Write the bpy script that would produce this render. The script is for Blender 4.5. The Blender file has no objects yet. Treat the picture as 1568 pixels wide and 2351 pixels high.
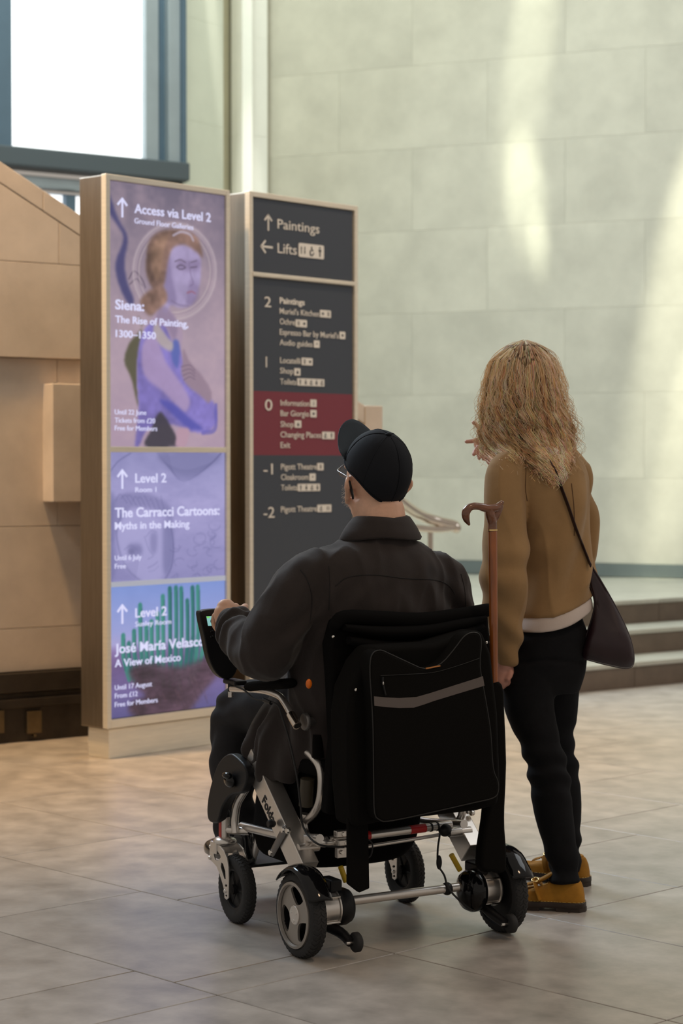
import bpy, bmesh, math, random
import numpy as np
from mathutils import Vector, Matrix, noise

S = bpy.context.scene
COL = S.collection
random.seed(7); RNG = np.random.default_rng(7)

# ------------------------------------------------------------------ camera
FPX, CAMH = 4700.0, 1.31
PITCH = math.atan(115/FPX)
cd = bpy.data.cameras.new('camera'); cam = bpy.data.objects.new('camera', cd); COL.objects.link(cam)
cam.location = (0, 0, CAMH); cam.rotation_euler = (math.pi/2-PITCH, 0, 0)
cd.sensor_fit = 'VERTICAL'; cd.sensor_height = 36.0; cd.lens = FPX/2351*36
cd.clip_start = .1; cd.clip_end = 200
cd.dof.use_dof = True; cd.dof.focus_distance = 5.5; cd.dof.aperture_fstop = 4.6
S.camera = cam

# ------------------------------------------------------------------ world, lamps, exposure
W = bpy.data.worlds.new('world'); S.world = W; W.use_nodes = True
bg = W.node_tree.nodes['Background']; bg.inputs[0].default_value = (1.0, .90, .79, 1); bg.inputs[1].default_value = .37
S.view_settings.view_transform = 'Standard'; S.view_settings.look = 'None'
S.view_settings.gamma = 1; S.view_settings.use_curve_mapping = False
S.view_settings.exposure = 0.0

def aim(o, tgt):
    o.rotation_euler = (Vector(tgt)-o.location).to_track_quat('-Z', 'Y').to_euler()
def area(loc, tgt, sx, sy, power, col):
    l = bpy.data.lights.new('area_light', 'AREA'); l.shape = 'RECTANGLE'; l.size = sx; l.size_y = sy
    l.energy = power; l.color = col
    o = bpy.data.objects.new('area_light', l); COL.objects.link(o); o.location = loc; aim(o, tgt); return o
def spot(loc, tgt, deg, blend, power, col, r=.05):
    l = bpy.data.lights.new('spot_light', 'SPOT'); l.spot_size = math.radians(deg); l.spot_blend = blend
    l.energy = power; l.color = col; l.shadow_soft_size = r
    o = bpy.data.objects.new('spot_light', l); COL.objects.link(o); o.location = loc; aim(o, tgt); return o
area((-4.2, 11.0, 5.6), (.3, 5.6, .8), 3.2, 4.0, 560, (.70, .85, 1.0))      # tall windows ahead on the left
area((5.5, 8.5, 6.5), (.8, 8.0, .5), 4.0, 3.0, 90, (.92, .97, 1.0))        # broad soft light from high on the right
area((-1.0, 12.0, 7.5), (.5, 16.0, 2.6), 4.0, 3.0, 300, (.88, 1.0, .90))   # daylight washing the far wall
spot((-2.2, 8.2, 6.0), (-1.1, 9.2, 0), 62, 1.0, 1300, (1.0, .62, .28), .25)  # warm downlights above the signs
spot((.8, 8.6, 6.0), (.9, 10.2, 0), 60, 1.0, 420, (1.0, .74, .48), .25)
spot((-3.4, 7.0, 5.0), (-1.3, 9.7, 1.3), 34, 1.0, 230, (1.0, .90, .76), .25)

spot((2.6, 3.6, 5.0), (.9, 5.0, 0), 50, 1.0, 150, (1.0, .70, .45), .3)  # added warm spot that browns the near floor on the right
# spots added for the reflected-sun streaks on the far wall: narrow beams at a grazing angle
def beam(px, py, Y, dx, up, near, deg, power, col=(.96, 1.0, .80)):
    t = Vector(((px-784)/4700*Y, Y, 1.31+(1060-py)/4700*Y)); spot(t+Vector((dx, -near, up)), t, deg, 1.0, power, col, .03)
beam(1222, 60, 15.6, .35, 5.0, 1.0, 5.5, 3000)
beam(1200, 420, 15.62, -1.2, 5.0, 1.3, 4.6, 2300)
beam(1235, 560, 15.6, -1.2, 5.0, 1.4, 2.6, 1500)
beam(1568, 700, 15.15, .5, 6.0, 1.3, 7.0, 7000, (1.0, 1.0, .78))
beam(1575, 1080, 15.15, .5, 6.0, 1.3, 5.5, 4500, (1.0, 1.0, .78))
beam(586, 150, 16.0, .05, 5.0, 1.1, 5.0, 2500, (1.0, 1.0, .92))
beam(486, 60, 15.85, -.12, 5.0, .9, 2.4, 3800, (1.0, .98, .88))
# ------------------------------------------------------------------ helpers
def ray(px, py):
    x = px-784; z = -(py-1175.5); y = FPX; c, s = math.cos(PITCH), math.sin(PITCH)
    return Vector((x, y*c+z*s, z*c-y*s))/FPX
def at(px, py, Y):
    d = ray(px, py); return Vector((0, 0, CAMH))+d*(Y/d.y)
def onfloor(px, py, z=0):
    d = ray(px, py); return Vector((0, 0, CAMH))+d*((z-CAMH)/d.z)
class Frame:
    """vertical-axis local frame: origin, yaw of its x axis"""
    def __init__(s, ox, oy, deg):
        s.o = Vector((ox, oy, 0)); s.a = math.radians(deg); c, n = math.cos(s.a), math.sin(s.a)
        s.r = Vector((c, n, 0)); s.f = Vector((-n, c, 0))
    def loc(s, p):
        d = p-s.o; return Vector((d.dot(s.r), d.dot(s.f), p.z))
    def w(s, p):
        return s.o+s.r*p[0]+s.f*p[1]+Vector((0, 0, p[2]))
    def px(s, px, py, x=None, y=None):
        d = ray(px, py); n = s.r if x is not None else s.f; c = x if x is not None else y
        t = (c+s.o.dot(n))/d.dot(n); return s.loc(Vector((0, 0, CAMH))+d*t)

def node(nt, kind, **kw):
    n = nt.nodes.new(kind)
    for k, v in kw.items(): setattr(n, k, v)
    return n
def mat(name, col, rough=.6, metal=0., var=0., vs=6., vdet=6, bump=0., bs=60., bdist=.002, sheen=0., spec=.5, coat=0.,
        emis=None, estr=0., orand=0., stretch=None, coords='Object', col2=None, rvar=0.):
    m = bpy.data.materials.new(name); m.use_nodes = True; nt = m.node_tree
    b = nt.nodes['Principled BSDF']
    b.inputs['Roughness'].default_value = rough; b.inputs['Metallic'].default_value = metal
    b.inputs['Specular IOR Level'].default_value = spec
    b.inputs['Coat Weight'].default_value = coat; b.inputs['Sheen Weight'].default_value = sheen
    b.inputs['Base Color'].default_value = (*col, 1)
    if emis: b.inputs['Emission Color'].default_value = (*emis, 1); b.inputs['Emission Strength'].default_value = estr
    vec = None
    if var or bump or col2 or rvar:
        tc = node(nt, 'ShaderNodeTexCoord'); mp = node(nt, 'ShaderNodeMapping'); nt.links.new(tc.outputs[coords], mp.inputs[0])
        if stretch: mp.inputs['Scale'].default_value = stretch
        if orand:
            oi = node(nt, 'ShaderNodeObjectInfo'); ml = node(nt, 'ShaderNodeMath', operation='MULTIPLY'); ml.inputs[1].default_value = 37.
            nt.links.new(oi.outputs['Random'], ml.inputs[0]); cx = node(nt, 'ShaderNodeCombineXYZ')
            nt.links.new(ml.outputs[0], cx.inputs[0]); nt.links.new(ml.outputs[0], cx.inputs[1]); nt.links.new(cx.outputs[0], mp.inputs['Location'])
        vec = mp.outputs[0]
    if var or col2:
        n = node(nt, 'ShaderNodeTexNoise'); n.inputs['Scale'].default_value = vs; n.inputs['Detail'].default_value = vdet
        n.inputs['Roughness'].default_value = .62; nt.links.new(vec, n.inputs[0])
        r = node(nt, 'ShaderNodeValToRGB'); nt.links.new(n.outputs['Fac'], r.inputs[0])
        c2 = col2 or tuple(c*(1-var) for c in col); c1 = col if col2 else tuple(min(1, c*(1+var*.6)) for c in col)
        r.color_ramp.elements[0].position = .32; r.color_ramp.elements[1].position = .68
        r.color_ramp.elements[0].color = (*c2, 1); r.color_ramp.elements[1].color = (*c1, 1)
        out = r.outputs[0]
        if orand:
            oi2 = node(nt, 'ShaderNodeObjectInfo'); mr = node(nt, 'ShaderNodeMapRange')
            mr.inputs['To Min'].default_value = 1-orand; mr.inputs['To Max'].default_value = 1+orand
            nt.links.new(oi2.outputs['Random'], mr.inputs[0]); mx = node(nt, 'ShaderNodeVectorMath', operation='SCALE')
            nt.links.new(out, mx.inputs[0]); nt.links.new(mr.outputs[0], mx.inputs['Scale']); out = mx.outputs[0]
        nt.links.new(out, b.inputs['Base Color'])
        if rvar:
            mr = node(nt, 'ShaderNodeMapRange'); mr.inputs['To Min'].default_value = rough-rvar; mr.inputs['To Max'].default_value = rough+rvar
            nt.links.new(n.outputs['Fac'], mr.inputs[0]); nt.links.new(mr.outputs[0], b.inputs['Roughness'])
    if bump:
        n = node(nt, 'ShaderNodeTexNoise'); n.inputs['Scale'].default_value = bs; n.inputs['Detail'].default_value = 3
        nt.links.new(vec, n.inputs[0]); bp = node(nt, 'ShaderNodeBump'); bp.inputs['Strength'].default_value = bump
        bp.inputs['Distance'].default_value = bdist; nt.links.new(n.outputs['Fac'], bp.inputs['Height']); nt.links.new(bp.outputs[0], b.inputs['Normal'])
    return m

# geometry makers: each returns (verts, faces)
def box(x0, x1, y0, y1, z0, z1):
    v = [(x, y, z) for x in (x0, x1) for y in (y0, y1) for z in (z0, z1)]
    f = [(0, 1, 3, 2), (4, 6, 7, 5), (0, 4, 5, 1), (2, 3, 7, 6), (0, 2, 6, 4), (1, 5, 7, 3)]
    return v, f
def cr(pts, k=6):
    """Catmull-Rom resample of rows (any dimension)"""
    p = [np.array(q, float) for q in pts]; p = [2*p[0]-p[1]]+p+[2*p[-1]-p[-2]]; out = []
    for i in range(1, len(p)-2):
        a, b, c, d = p[i-1:i+3]
        for j in range(k):
            t = j/k; out.append(.5*(2*b+(c-a)*t+(2*a-5*b+4*c-d)*t*t+(3*b-a-3*c+d)*t**3))
    out.append(p[-2]); return out
def tube(path, rad, n=12, k=1, flat=1., up=None, caps=True, rnd=False):
    """swept tube; rad scalar or list; flat scales the second axis"""
    if not hasattr(rad, '__len__'): rad = [rad]*len(path)
    rows = [(*p, r) for p, r in zip(path, rad)]
    if k > 1: rows = cr(rows, k)
    P = [Vector(r[:3]) for r in rows]; R = [max(r[3], 1e-4) for r in rows]
    if rnd:   # rounded ends
        def endc(p, q, r, seq):
            d = (p-q).normalized(); return [(p+d*r*math.sin(a), r*math.cos(a)) for a in seq]
        s = endc(P[0], P[1], R[0], [1.35, 1.0, .6, .3]); e = endc(P[-1], P[-2], R[-1], [.3, .6, 1.0, 1.35])
        P = [a for a, _ in s]+P+[a for a, _ in e]; R = [b for _, b in s]+R+[b for _, b in e]
    v = []; f = []; T0 = None; u = None
    for i, p in enumerate(P):
        T = (P[min(i+1, len(P)-1)]-P[max(i-1, 0)])
        if T.length < 1e-9: T = Vector((0, 0, 1))
        T.normalize()
        if u is None:
            ref = Vector(up) if up else (Vector((0, 0, 1)) if abs(T.z) < .9 else Vector((1, 0, 0)))
            u = (ref-T*ref.dot(T)).normalized()
        else:
            u = (u-T*u.dot(T)).normalized()
        w = T.cross(u)
        for j in range(n):
            a = 2*math.pi*j/n; v.append(p+u*(R[i]*math.cos(a)*flat)+w*(R[i]*math.sin(a)))
    for i in range(len(P)-1):
        for j in range(n):
            f.append((i*n+j, i*n+(j+1) % n, (i+1)*n+(j+1) % n, (i+1)*n+j))
    if caps:
        f.append(tuple(range(n))[::-1]); f.append(tuple((len(P)-1)*n+j for j in range(n)))
    return [tuple(q) for q in v], f
def cyl(p0, p1, r, n=20, r1=None): return tube([p0, p1], [r, r if r1 is None else r1], n)
def rings(rows, n=36, k=4):
    """rows: cx, cy, z, rx, ry, power, yaw -> horizontal superellipse loft, closed"""
    rows = [tuple(r)+(2.,)*(6-len(r)) if len(r) < 6 else tuple(r) for r in rows]
    rows = [r+(0.,) if len(r) < 7 else r for r in rows]
    if k > 1: rows = cr(rows, k)
    v = []; f = []
    for cx, cy, z, rx, ry, p, yw in rows:
        for j in range(n):
            a = 2*math.pi*j/n; c, s = math.cos(a), math.sin(a)
            x = rx*math.copysign(abs(c)**(2/p), c); y = ry*math.copysign(abs(s)**(2/p), s)
            v.append((cx+x*math.cos(yw)-y*math.sin(yw), cy+x*math.sin(yw)+y*math.cos(yw), z))
    for i in range(len(rows)-1):
        for j in range(n): f.append((i*n+j, i*n+(j+1) % n, (i+1)*n+(j+1) % n, (i+1)*n+j))
    f.append(tuple(range(n))[::-1]); f.append(tuple((len(rows)-1)*n+j for j in range(n)))
    return v, f
def ell(c, r, n=24, m=14, rot=None):
    v = []; f = []; c = Vector(c)
    R = rot.to_matrix() if rot else None
    for i in range(m+1):
        th = math.pi*i/m
        for j in range(n):
            a = 2*math.pi*j/n; q = Vector((r[0]*math.sin(th)*math.cos(a), r[1]*math.sin(th)*math.sin(a), r[2]*math.cos(th)))
            if R: q = R @ q
            v.append(tuple(c+q))
    for i in range(m):
        for j in range(n): f.append((i*n+j, (i+1)*n+j, (i+1)*n+(j+1) % n, i*n+(j+1) % n))
    return v, f
def prism(poly, o, u, w, t):
    """2-D outline extruded: origin o, axes u,w, thickness vector t"""
    o, u, w, t = Vector(o), Vector(u), Vector(w), Vector(t); n = len(poly)
    v = [tuple(o+u*a+w*b) for a, b in poly]+[tuple(o+u*a+w*b+t) for a, b in poly]
    f = [tuple(range(n))[::-1], tuple(range(n, 2*n))]+[(i, (i+1) % n, n+(i+1) % n, n+i) for i in range(n)]
    return v, f
def lathe(prof, c, ax, n=40, closed=False):
    """profile of (radius, along) around axis ax through c"""
    c, ax = Vector(c), Vector(ax).normalized(); u = ax.orthogonal().normalized(); w = ax.cross(u); m = len(prof)
    v = []; f = []
    for r, h in prof:
        for j in range(n):
            a = 2*math.pi*j/n; v.append(tuple(c+ax*h+(u*math.cos(a)+w*math.sin(a))*r))
    for i in range(m if closed else m-1):
        i2 = (i+1) % m
        for j in range(n): f.append((i*n+j, i*n+(j+1) % n, i2*n+(j+1) % n, i2*n+j))
    return v, f
def smooth_poly(pts, k=6):
    p = [np.array(q, float) for q in pts]; n = len(p); out = []
    for i in range(n):
        a, b, c, d = p[i-1], p[i], p[(i+1) % n], p[(i+2) % n]
        for j in range(k):
            t = j/k; out.append(tuple(.5*(2*b+(c-a)*t+(2*a-5*b+4*c-d)*t*t+(3*b-a-3*c+d)*t**3)))
    return out
def mesh_of(geos):
    V = []; Fc = []
    for v, f in geos:
        o = len(V); V += [tuple(q) for q in v]; Fc += [tuple(i+o for i in q) for q in f]
    me = bpy.data.meshes.new('mesh'); me.from_pydata(V, [], Fc); return me
def obj(name, geos, m, parent=None, smooth=0., bevel=0., bseg=2, sub=0):
    """smooth: auto-smooth angle in degrees"""
    if isinstance(geos, tuple): geos = [geos]
    me = mesh_of(geos); bm = bmesh.new(); bm.from_mesh(me); bmesh.ops.remove_doubles(bm, verts=bm.verts, dist=1e-6)
    bmesh.ops.recalc_face_normals(bm, faces=bm.faces); bm.to_mesh(me); bm.free()
    me.name = name; o = bpy.data.objects.new(name, me); COL.objects.link(o); o.parent = parent
    if m: me.materials.append(m)
    if smooth: me.shade_smooth(); me.set_sharp_from_angle(angle=math.radians(smooth))
    if bevel:
        b = o.modifiers.new('bevel', 'BEVEL'); b.width = bevel; b.segments = bseg; b.limit_method = 'ANGLE'; b.angle_limit = math.radians(40)
        b.harden_normals = True if smooth else False
    if sub: s = o.modifiers.new('sub', 'SUBSURF'); s.levels = sub; s.render_levels = sub
    return o
def blob(name, geos, m, parent, voxel=.006, it=4, disp=None, fac=.5):
    """union of closed shapes -> one continuous surface"""
    me = mesh_of(geos); tmp = bpy.data.objects.new('tmp', me); COL.objects.link(tmp)
    bm = bmesh.new(); bm.from_mesh(me); bmesh.ops.remove_doubles(bm, verts=bm.verts, dist=1e-6)
    bmesh.ops.recalc_face_normals(bm, faces=bm.faces); bm.to_mesh(me); bm.free()
    r = tmp.modifiers.new('r', 'REMESH'); r.mode = 'VOXEL'; r.voxel_size = voxel
    if it: s = tmp.modifiers.new('s', 'SMOOTH'); s.iterations = it; s.factor = fac
    dg = bpy.context.evaluated_depsgraph_get(); out = bpy.data.meshes.new_from_object(tmp.evaluated_get(dg))
    bpy.data.objects.remove(tmp)
    if disp:
        nv = len(out.vertices); co = np.empty(nv*3); no = np.empty(nv*3)
        out.vertices.foreach_get('co', co); out.vertices.foreach_get('normal', no)
        co = co.reshape(-1, 3); no = no.reshape(-1, 3); co = disp(co, no)
        out.vertices.foreach_set('co', co.ravel()); out.update()
    out.name = name; out.shade_smooth(); out.materials.clear(); out.materials.append(m)
    o = bpy.data.objects.new(name, out); COL.objects.link(o); o.parent = parent; return o
def nz(P, scale, off=0.):
    """vector of smooth noise values at points P*scale"""
    sc = np.array(scale); Q = P*sc+off
    return np.array([noise.noise(q) for q in Q])
def ridge(P, scale, off=0.):
    return 1-np.abs(nz(P, scale, off))*2.2
def empty(name, loc=(0, 0, 0), deg=0.):
    o = bpy.data.objects.new(name, None); COL.objects.link(o); o.location = loc; o.rotation_euler = (0, 0, math.radians(deg)); o.empty_display_size = .1; return o
def tag(o, label=None, cat=None, group=None, kind=None):
    if label: o['label'] = label
    if cat: o['category'] = cat
    if group: o['group'] = group
    if kind: o['kind'] = kind
    return o
def copyo(o, parent, **kw):
    c = o.copy(); COL.objects.link(c); c.parent = parent
    for k, v in kw.items(): setattr(c, k, v)
    return c
def text(name, s, size, m, parent, M, xs=.88, bold=0., align='LEFT', ext=.0008):
    cu = bpy.data.curves.new('t', 'FONT'); cu.body = s; cu.size = size; cu.extrude = ext; cu.offset = bold; cu.align_x = align; cu.resolution_u = 3
    t = bpy.data.objects.new('t', cu); COL.objects.link(t)
    me = bpy.data.meshes.new_from_object(t.evaluated_get(bpy.context.evaluated_depsgraph_get())); bpy.data.objects.remove(t)
    me.transform(Matrix.Diagonal((xs, 1, 1, 1))); me.transform(M); me.materials.clear(); me.materials.append(m); me.name = name
    o = bpy.data.objects.new(name, me); COL.objects.link(o); o.parent = parent; return o

# ------------------------------------------------------------------ materials of the place
M = {}
M['slab'] = mat('limestone_floor', (.44, .40, .36), .34, var=.30, vs=7, vdet=12, bump=.2, bs=45, bdist=.002, orand=.05, rvar=.07, stretch=(1, 1, 1))
M['grout'] = mat('floor_joint', (.20, .17, .14), .9)
M['wallstone'] = mat('pale_limestone', (.55, .525, .44), .75, var=.12, vs=3.0, vdet=9, bump=.1, bs=40, orand=.03)
M['warmstone'] = mat('warm_limestone', (.60, .515, .435), .75, var=.12, vs=4.0, vdet=9, bump=.15, bs=60, orand=.03)
M['core'] = mat('stone_core', (.42, .34, .26), .9)
M['riser'] = mat('brown_step_stone', (.15, .11, .08), .6, var=.15, vs=9, orand=.04)
M['tread'] = mat('pale_step_stone', (.50, .49, .42), .35, var=.12, vs=6, orand=.03)
M['darkmetal'] = mat('bronze_skirting', (.055, .045, .036), .55, metal=.6, var=.3, vs=8)
M['bronze'] = mat('bronze_plate', (.20, .15, .09), .4, metal=.9, var=.2, vs=10)
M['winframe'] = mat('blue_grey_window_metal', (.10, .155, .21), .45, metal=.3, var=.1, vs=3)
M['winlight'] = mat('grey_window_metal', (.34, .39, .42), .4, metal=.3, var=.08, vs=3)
M['pane'] = mat('bright_window_pane', (.9, .93, .96), .1, emis=(.97, .985, 1.0), estr=1.3)
M['steel'] = mat('brushed_steel', (.80, .745, .63), .36, metal=.25, var=.08, vs=5, stretch=(1, 1, 14), bump=.04, bs=30)
M['steelside'] = mat('brushed_steel_dim_side', (.30, .255, .20), .42, metal=1., var=.12, vs=5, stretch=(14, 14, 1), bump=.05, bs=30)  # darker copy of the steel, dimmer side reflection put into the colour
M['chrome'] = mat('chrome', (.66, .58, .50), .16, metal=1.)
M['board'] = mat('charcoal_sign_board', (.050, .060, .080), .5)
M['boardred'] = mat('maroon_sign_board', (.20, .035, .055), .55)
M['letter'] = mat('white_vinyl_lettering', (.78, .74, .68), .6)
M['gap'] = mat('black_gap', (.01, .01, .01), .8)
M['skirt'] = mat('slate_skirting', (.13, .155, .15), .5, var=.1, vs=5)

# ------------------------------------------------------------------ floor: 0.9 x 0.615 limestone slabs laid diagonally
FA = Frame(0, 0, 0)
gu = Vector((.69, -.724, 0)).normalized(); gv = Vector((-gu.y, gu.x, 0))     # slab long axis, row axis
floor = tag(obj('floor', box(-6, 7, 1.5, 19, -.08, -.012), M['grout']), kind='structure')
gap = .0022
proto_cache = {}
def slab(u0, u1, v0, v1):
    key = (round(u1-u0, 3), round(v1-v0, 3))
    if key not in proto_cache:
        a, b = key[0]/2-gap, key[1]/2-gap
        bm = bmesh.new(); bmesh.ops.create_cube(bm, size=1)
        for w in bm.verts: w.co = (w.co.x*2*a, w.co.y*2*b, w.co.z*.03-.015)
        bmesh.ops.bevel(bm, geom=[e for e in bm.edges if all(q.co.z > -.01 for q in e.verts)], offset=.0015, segments=1, affect='EDGES')
        me = bpy.data.meshes.new('floor_slab'); bm.to_mesh(me); bm.free(); me.materials.append(M['slab']); proto_cache[key] = me
    o = bpy.data.objects.new('floor_slab', proto_cache[key]); COL.objects.link(o); o.parent = floor
    c = gu*((u0+u1)/2)+gv*((v0+v1)/2); o.location = (c.x, c.y, 0); o.rotation_euler = (0, 0, math.atan2(gu.y, gu.x))
V0, DV, DU, UB = 3.23, .617, .92, -3.83
ns = 0
offs = {0: .17, 1: .0, 2: .02, -1: .33, 3: .64, -2: .7}
for r in range(-6, 18):
    v0 = V0+r*DV; off = offs.get(r, random.random()*DU)
    cuts = [UB-off-DU*i for i in range(0, 14)] if off > .12 else [UB-DU*(i+1) for i in range(13)]
    cuts = sorted(set([UB]+cuts+[UB+random.choice((.45, .9))+.92*i for i in range(0, 6)]))
    for a, b in zip(cuts[:-1], cuts[1:]):
        if b-a < .05: continue
        c = gu*((a+b)/2)+gv*(v0+DV/2)
        if c.y < 3.0 or c.y > 12.6 or abs(c.x) > 1.15+c.y*.25: continue
        slab(a, b, v0, v0+DV); ns += 1
print('slabs', ns)

# ------------------------------------------------------------------ stone balustrade wall behind the signs (falls to the right)
BW = Frame(-1.585, 9.5, 36)
def bw(px, py, d=0): p = BW.px(px, py, y=d); return p.x, p.z
wl = tag(empty('wall_left', BW.o, 36), kind='structure')
xa, za = bw(0, 378); xb, zb = bw(190, 505); sl = (zb-za)/(xb-xa)
def ztop(x): return za+sl*(x-xa)
XE = bw(828, 950)[0]; XR = bw(868, 950)[0]; XL = -2.6
obj('core', prism([(XL, 0), (XE, 0), (XE, ztop(XE)-.05), (XL, ztop(XL)-.05)], (0, .03, 0), (1, 0, 0), (0, 0, 1), (0, .3, 0)), M['core'], wl)
def stone(poly, y0, name='stone_panel'):
    return obj(name, prism(poly, (0, y0, 0), (1, 0, 0), (0, 0, 1), (0, .05-y0, 0)), M['warmstone'], wl, bevel=.002, bseg=1)
zs = [bw(0, y)[1] for y in (1545, 1445, 1210, 820, 600)]; g = .0012
def clip_under(x0, x1, z0, z1, y0, cop=.10):
    t0, t1 = ztop(x0)-cop, ztop(x1)-cop
    if z0 >= t0: return
    poly = [(x0, z0)]
    if z0 < t1: poly += [(x1, z0)]
    else: poly += [(x0+(t0-z0)/-sl, z0)]
    if t1 >= z1: poly += [(x1, z1), (x0, z1)]
    else:
        if z0 < t1: poly += [(x1, t1)]
        if t0 > z1: poly += [(x0+(t0-z1)/-sl, z1), (x0, z1)]
        else: poly += [(x0, t0)]
    stone(poly, y0)
vj = bw(127, 520)[0]
rows_ = [(zs[0], zs[1], .0, .55), (zs[1], zs[2], .0, .9), (zs[2], zs[3], .0, .3), (zs[3], zs[4], -.035, .75), (zs[4], zs[4]+.55, -.035, vj), (zs[4]+.55, zs[4]+1.1, -.035, .4), (zs[4]+1.1, zs[4]+1.7, -.035, .1)]
for z0, z1, y0, off in rows_:
    x = off
    while x > XL: x -= 1.2
    while x < XE:
        x0, x1 = max(x, XL), min(x+1.2, XE)
        if x1-x0 > .05: clip_under(x0+g, x1-g, z0+g, z1-g, y0)
        x += 1.2
# coping slabs along the slope
n = 5
for i in range(n):
    x0 = XL+(XE-XL)*i/n+g; x1 = XL+(XE-XL)*(i+1)/n-g
    stone([(x0, ztop(x0)-.095), (x1, ztop(x1)-.095), (x1, ztop(x1)), (x0, ztop(x0))], -.036, 'coping_stone')
stone([(XE+g, .0), (XR, .0), (XR, bw(850, 932)[1]), (XE+g, bw(850, 932)[1])], -.04, 'end_pier')
# raised stone block and the bronze skirting with socket plates
x0, z1 = bw(121, 880, -.1); _, z0 = bw(121, 1153, -.1)
obj('raised_block', box(x0, x0+.42, -.10, .02, z0, z1), M['warmstone'], wl, bevel=.004)
sk = zs[0]
obj('skirting_panel', box(XL, XE, -.012, .03, 0, sk-.1), M['darkmetal'], wl, bevel=.002)
obj('skirting_rail', box(XL, XE, -.03, .03, sk-.165, sk-.125), M['darkmetal'], wl, bevel=.004)
obj('skirting_rail', box(XL, XE, -.03, .03, sk-.095, sk-.004), M['darkmetal'], wl, bevel=.004)
for px in (-7, 79):
    xx, zz = bw(px, 1658, -.03)
    o = obj('socket_plate', box(xx-.038, xx+.038, -.032, -.01, zz-.052, zz+.052), M['bronze'], wl, bevel=.003)
    obj('screw', cyl((xx, -.036, zz-.062), (xx, -.01, zz-.062), .007, 10), M['bronze'], o)

# ------------------------------------------------------------------ window wall high on the left
WW = Frame(*at(420, 1000, 15.5).xy, 35)
def ww(px, py, d=0): p = WW.px(px, py, y=d); return p.x, p.z
ox_ = -.9
wn = tag(empty('window_1', WW.o, 35), kind='structure')
xl, zsill = ww(22, 338); xr, _ = ww(335, 368); xr2 = ww(365, 300)[0]; xr3 = ww(383, 300)[0]; xr4 = ww(418, 300)[0]
zs1 = ww(200, 357)[1]; zs0 = ww(200, 400)[1]; TOP = 6.2; XW0 = xl-4.6
pane_top = obj('window_pane', box(xl, xr, .06, .08, zs1, TOP), M['pane'], wn)
obj('window_pane', box(xl-1.9, xl-.28, .06, .08, zs1, TOP), M['pane'], wn)
obj('mullion', box(xl-2.18, xl-1.9, -.05, .12, zs1, TOP), M['winframe'], wn, bevel=.01)
obj('window_pane', box(XW0, xl-2.18, .06, .08, zs1, TOP), M['pane'], wn)
obj('mullion', box(xl-.28, xl, -.05, .12, zs1, TOP), M['winframe'], wn, bevel=.01)
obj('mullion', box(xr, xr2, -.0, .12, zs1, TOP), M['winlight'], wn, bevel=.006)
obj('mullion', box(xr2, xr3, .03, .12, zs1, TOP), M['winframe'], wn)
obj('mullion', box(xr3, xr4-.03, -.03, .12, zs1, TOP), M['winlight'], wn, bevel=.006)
obj('mullion', box(xr4-.03, xr4+.01, -.05, .12, zs0, TOP), M['winframe'], wn)
obj('window_sill', box(XW0, xr4, -.12, .12, zs0, zs1), mat('slate_window_sill', (.085, .105, .12), .5, metal=.2), wn, bevel=.012)
obj('window_rail', box(XW0, xr4, -.04, .10, zs0-.13, zs0-.05), M['winlight'], wn, bevel=.012)
zl1 = ww(130, 445)[1]
obj('window_rail', box(XW0, xr4, .0, .10, zl1, zs0-.16), M['winframe'], wn, bevel=.006)
p0, p1, p2 = ww(152, 470)[0], ww(174, 470)[0], ww(60, 470)[0]
zl0 = zl1-.42
for a, b in ((p2-.4, p2), (p2+.07, p0), (p1, p1+.32), (p1+.39, xr4-.05)):
    obj('window_pane', box(a, b, .06, .08, zl0, zl1), M['pane'], wn)
for a, b in ((p2, p2+.07), (p0, p1), (p1+.32, p1+.39)):
    obj('mullion', box(a, b, .0, .12, zl0, zl1), M['winframe'], wn)
obj('window_rail', box(XW0, xr4, -.04, .12, zl0-.25, zl0), M['winframe'], wn)
wb = tag(empty('wall_back', WW.o, 35), kind='structure')
zz0, k = 0., 0
obj('stone_panel', box(XW0, xr4, -.05, .2, 0, zl0-.25), M['wallstone'], wb)

# ------------------------------------------------------------------ stepped pilasters and the large limestone wall
wr = tag(empty('wall_right', (0, 0, 0), 0), kind='structure')
def plan(px, Y): p = at(px, 1060, Y); return Vector((p.x, p.y, 0))
A0, A1 = plan(421, 15.52), plan(514, 15.95)          # pilaster, its lit look put into the pale colour
B0, B1 = plan(516, 16.3), plan(557, 16.6)            # recessed olive reveal, side shade put into its colour
C0, C1 = plan(557, 16.25), plan(615, 16.42)          # cream strip, brightness of the light put into its colour
D0, D1 = plan(617, 16.5), Vector((2.52+.927*1.5, 15.1-.375*1.5, 0))
def face(p, q, z0, z1, m, name, parent, th=.14):
    d = (q-p).normalized(); nrm = Vector((-d.y, d.x, 0))*th
    v = [p, q, q+nrm, p+nrm]; vv = [(a.x, a.y, z0) for a in v]+[(a.x, a.y, z1) for a in v]
    f = [(3, 2, 1, 0), (4, 5, 6, 7), (0, 1, 5, 4), (1, 2, 6, 5), (2, 3, 7, 6), (3, 0, 4, 7)]
    return obj(name, (vv, f), m, parent, bevel=.0006, bseg=1)
lit_mint = mat('lit_pale_green_stone', (.66, .68, .58), .7, var=.05, vs=3)  # light and side shade of the stepped stone put into these colours
shade_olive = mat('shaded_olive_stone', (.50, .46, .32), .8, var=.08, vs=3)
lit_cream = mat('lit_cream_stone', (.88, .87, .80), .7, var=.04, vs=3)
zc = 0
while zc < 6.4:
    z1 = zc+.78
    face(A0, A1, zc+.0005, z1-.0005, lit_mint, 'stone_panel', wr)
    face(B0, B1, zc+.0005, z1-.0005, shade_olive, 'stone_panel', wr)
    face(C0, C1, zc+.0005, z1-.0005, lit_cream, 'stone_panel', wr)
    zc = z1
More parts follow.
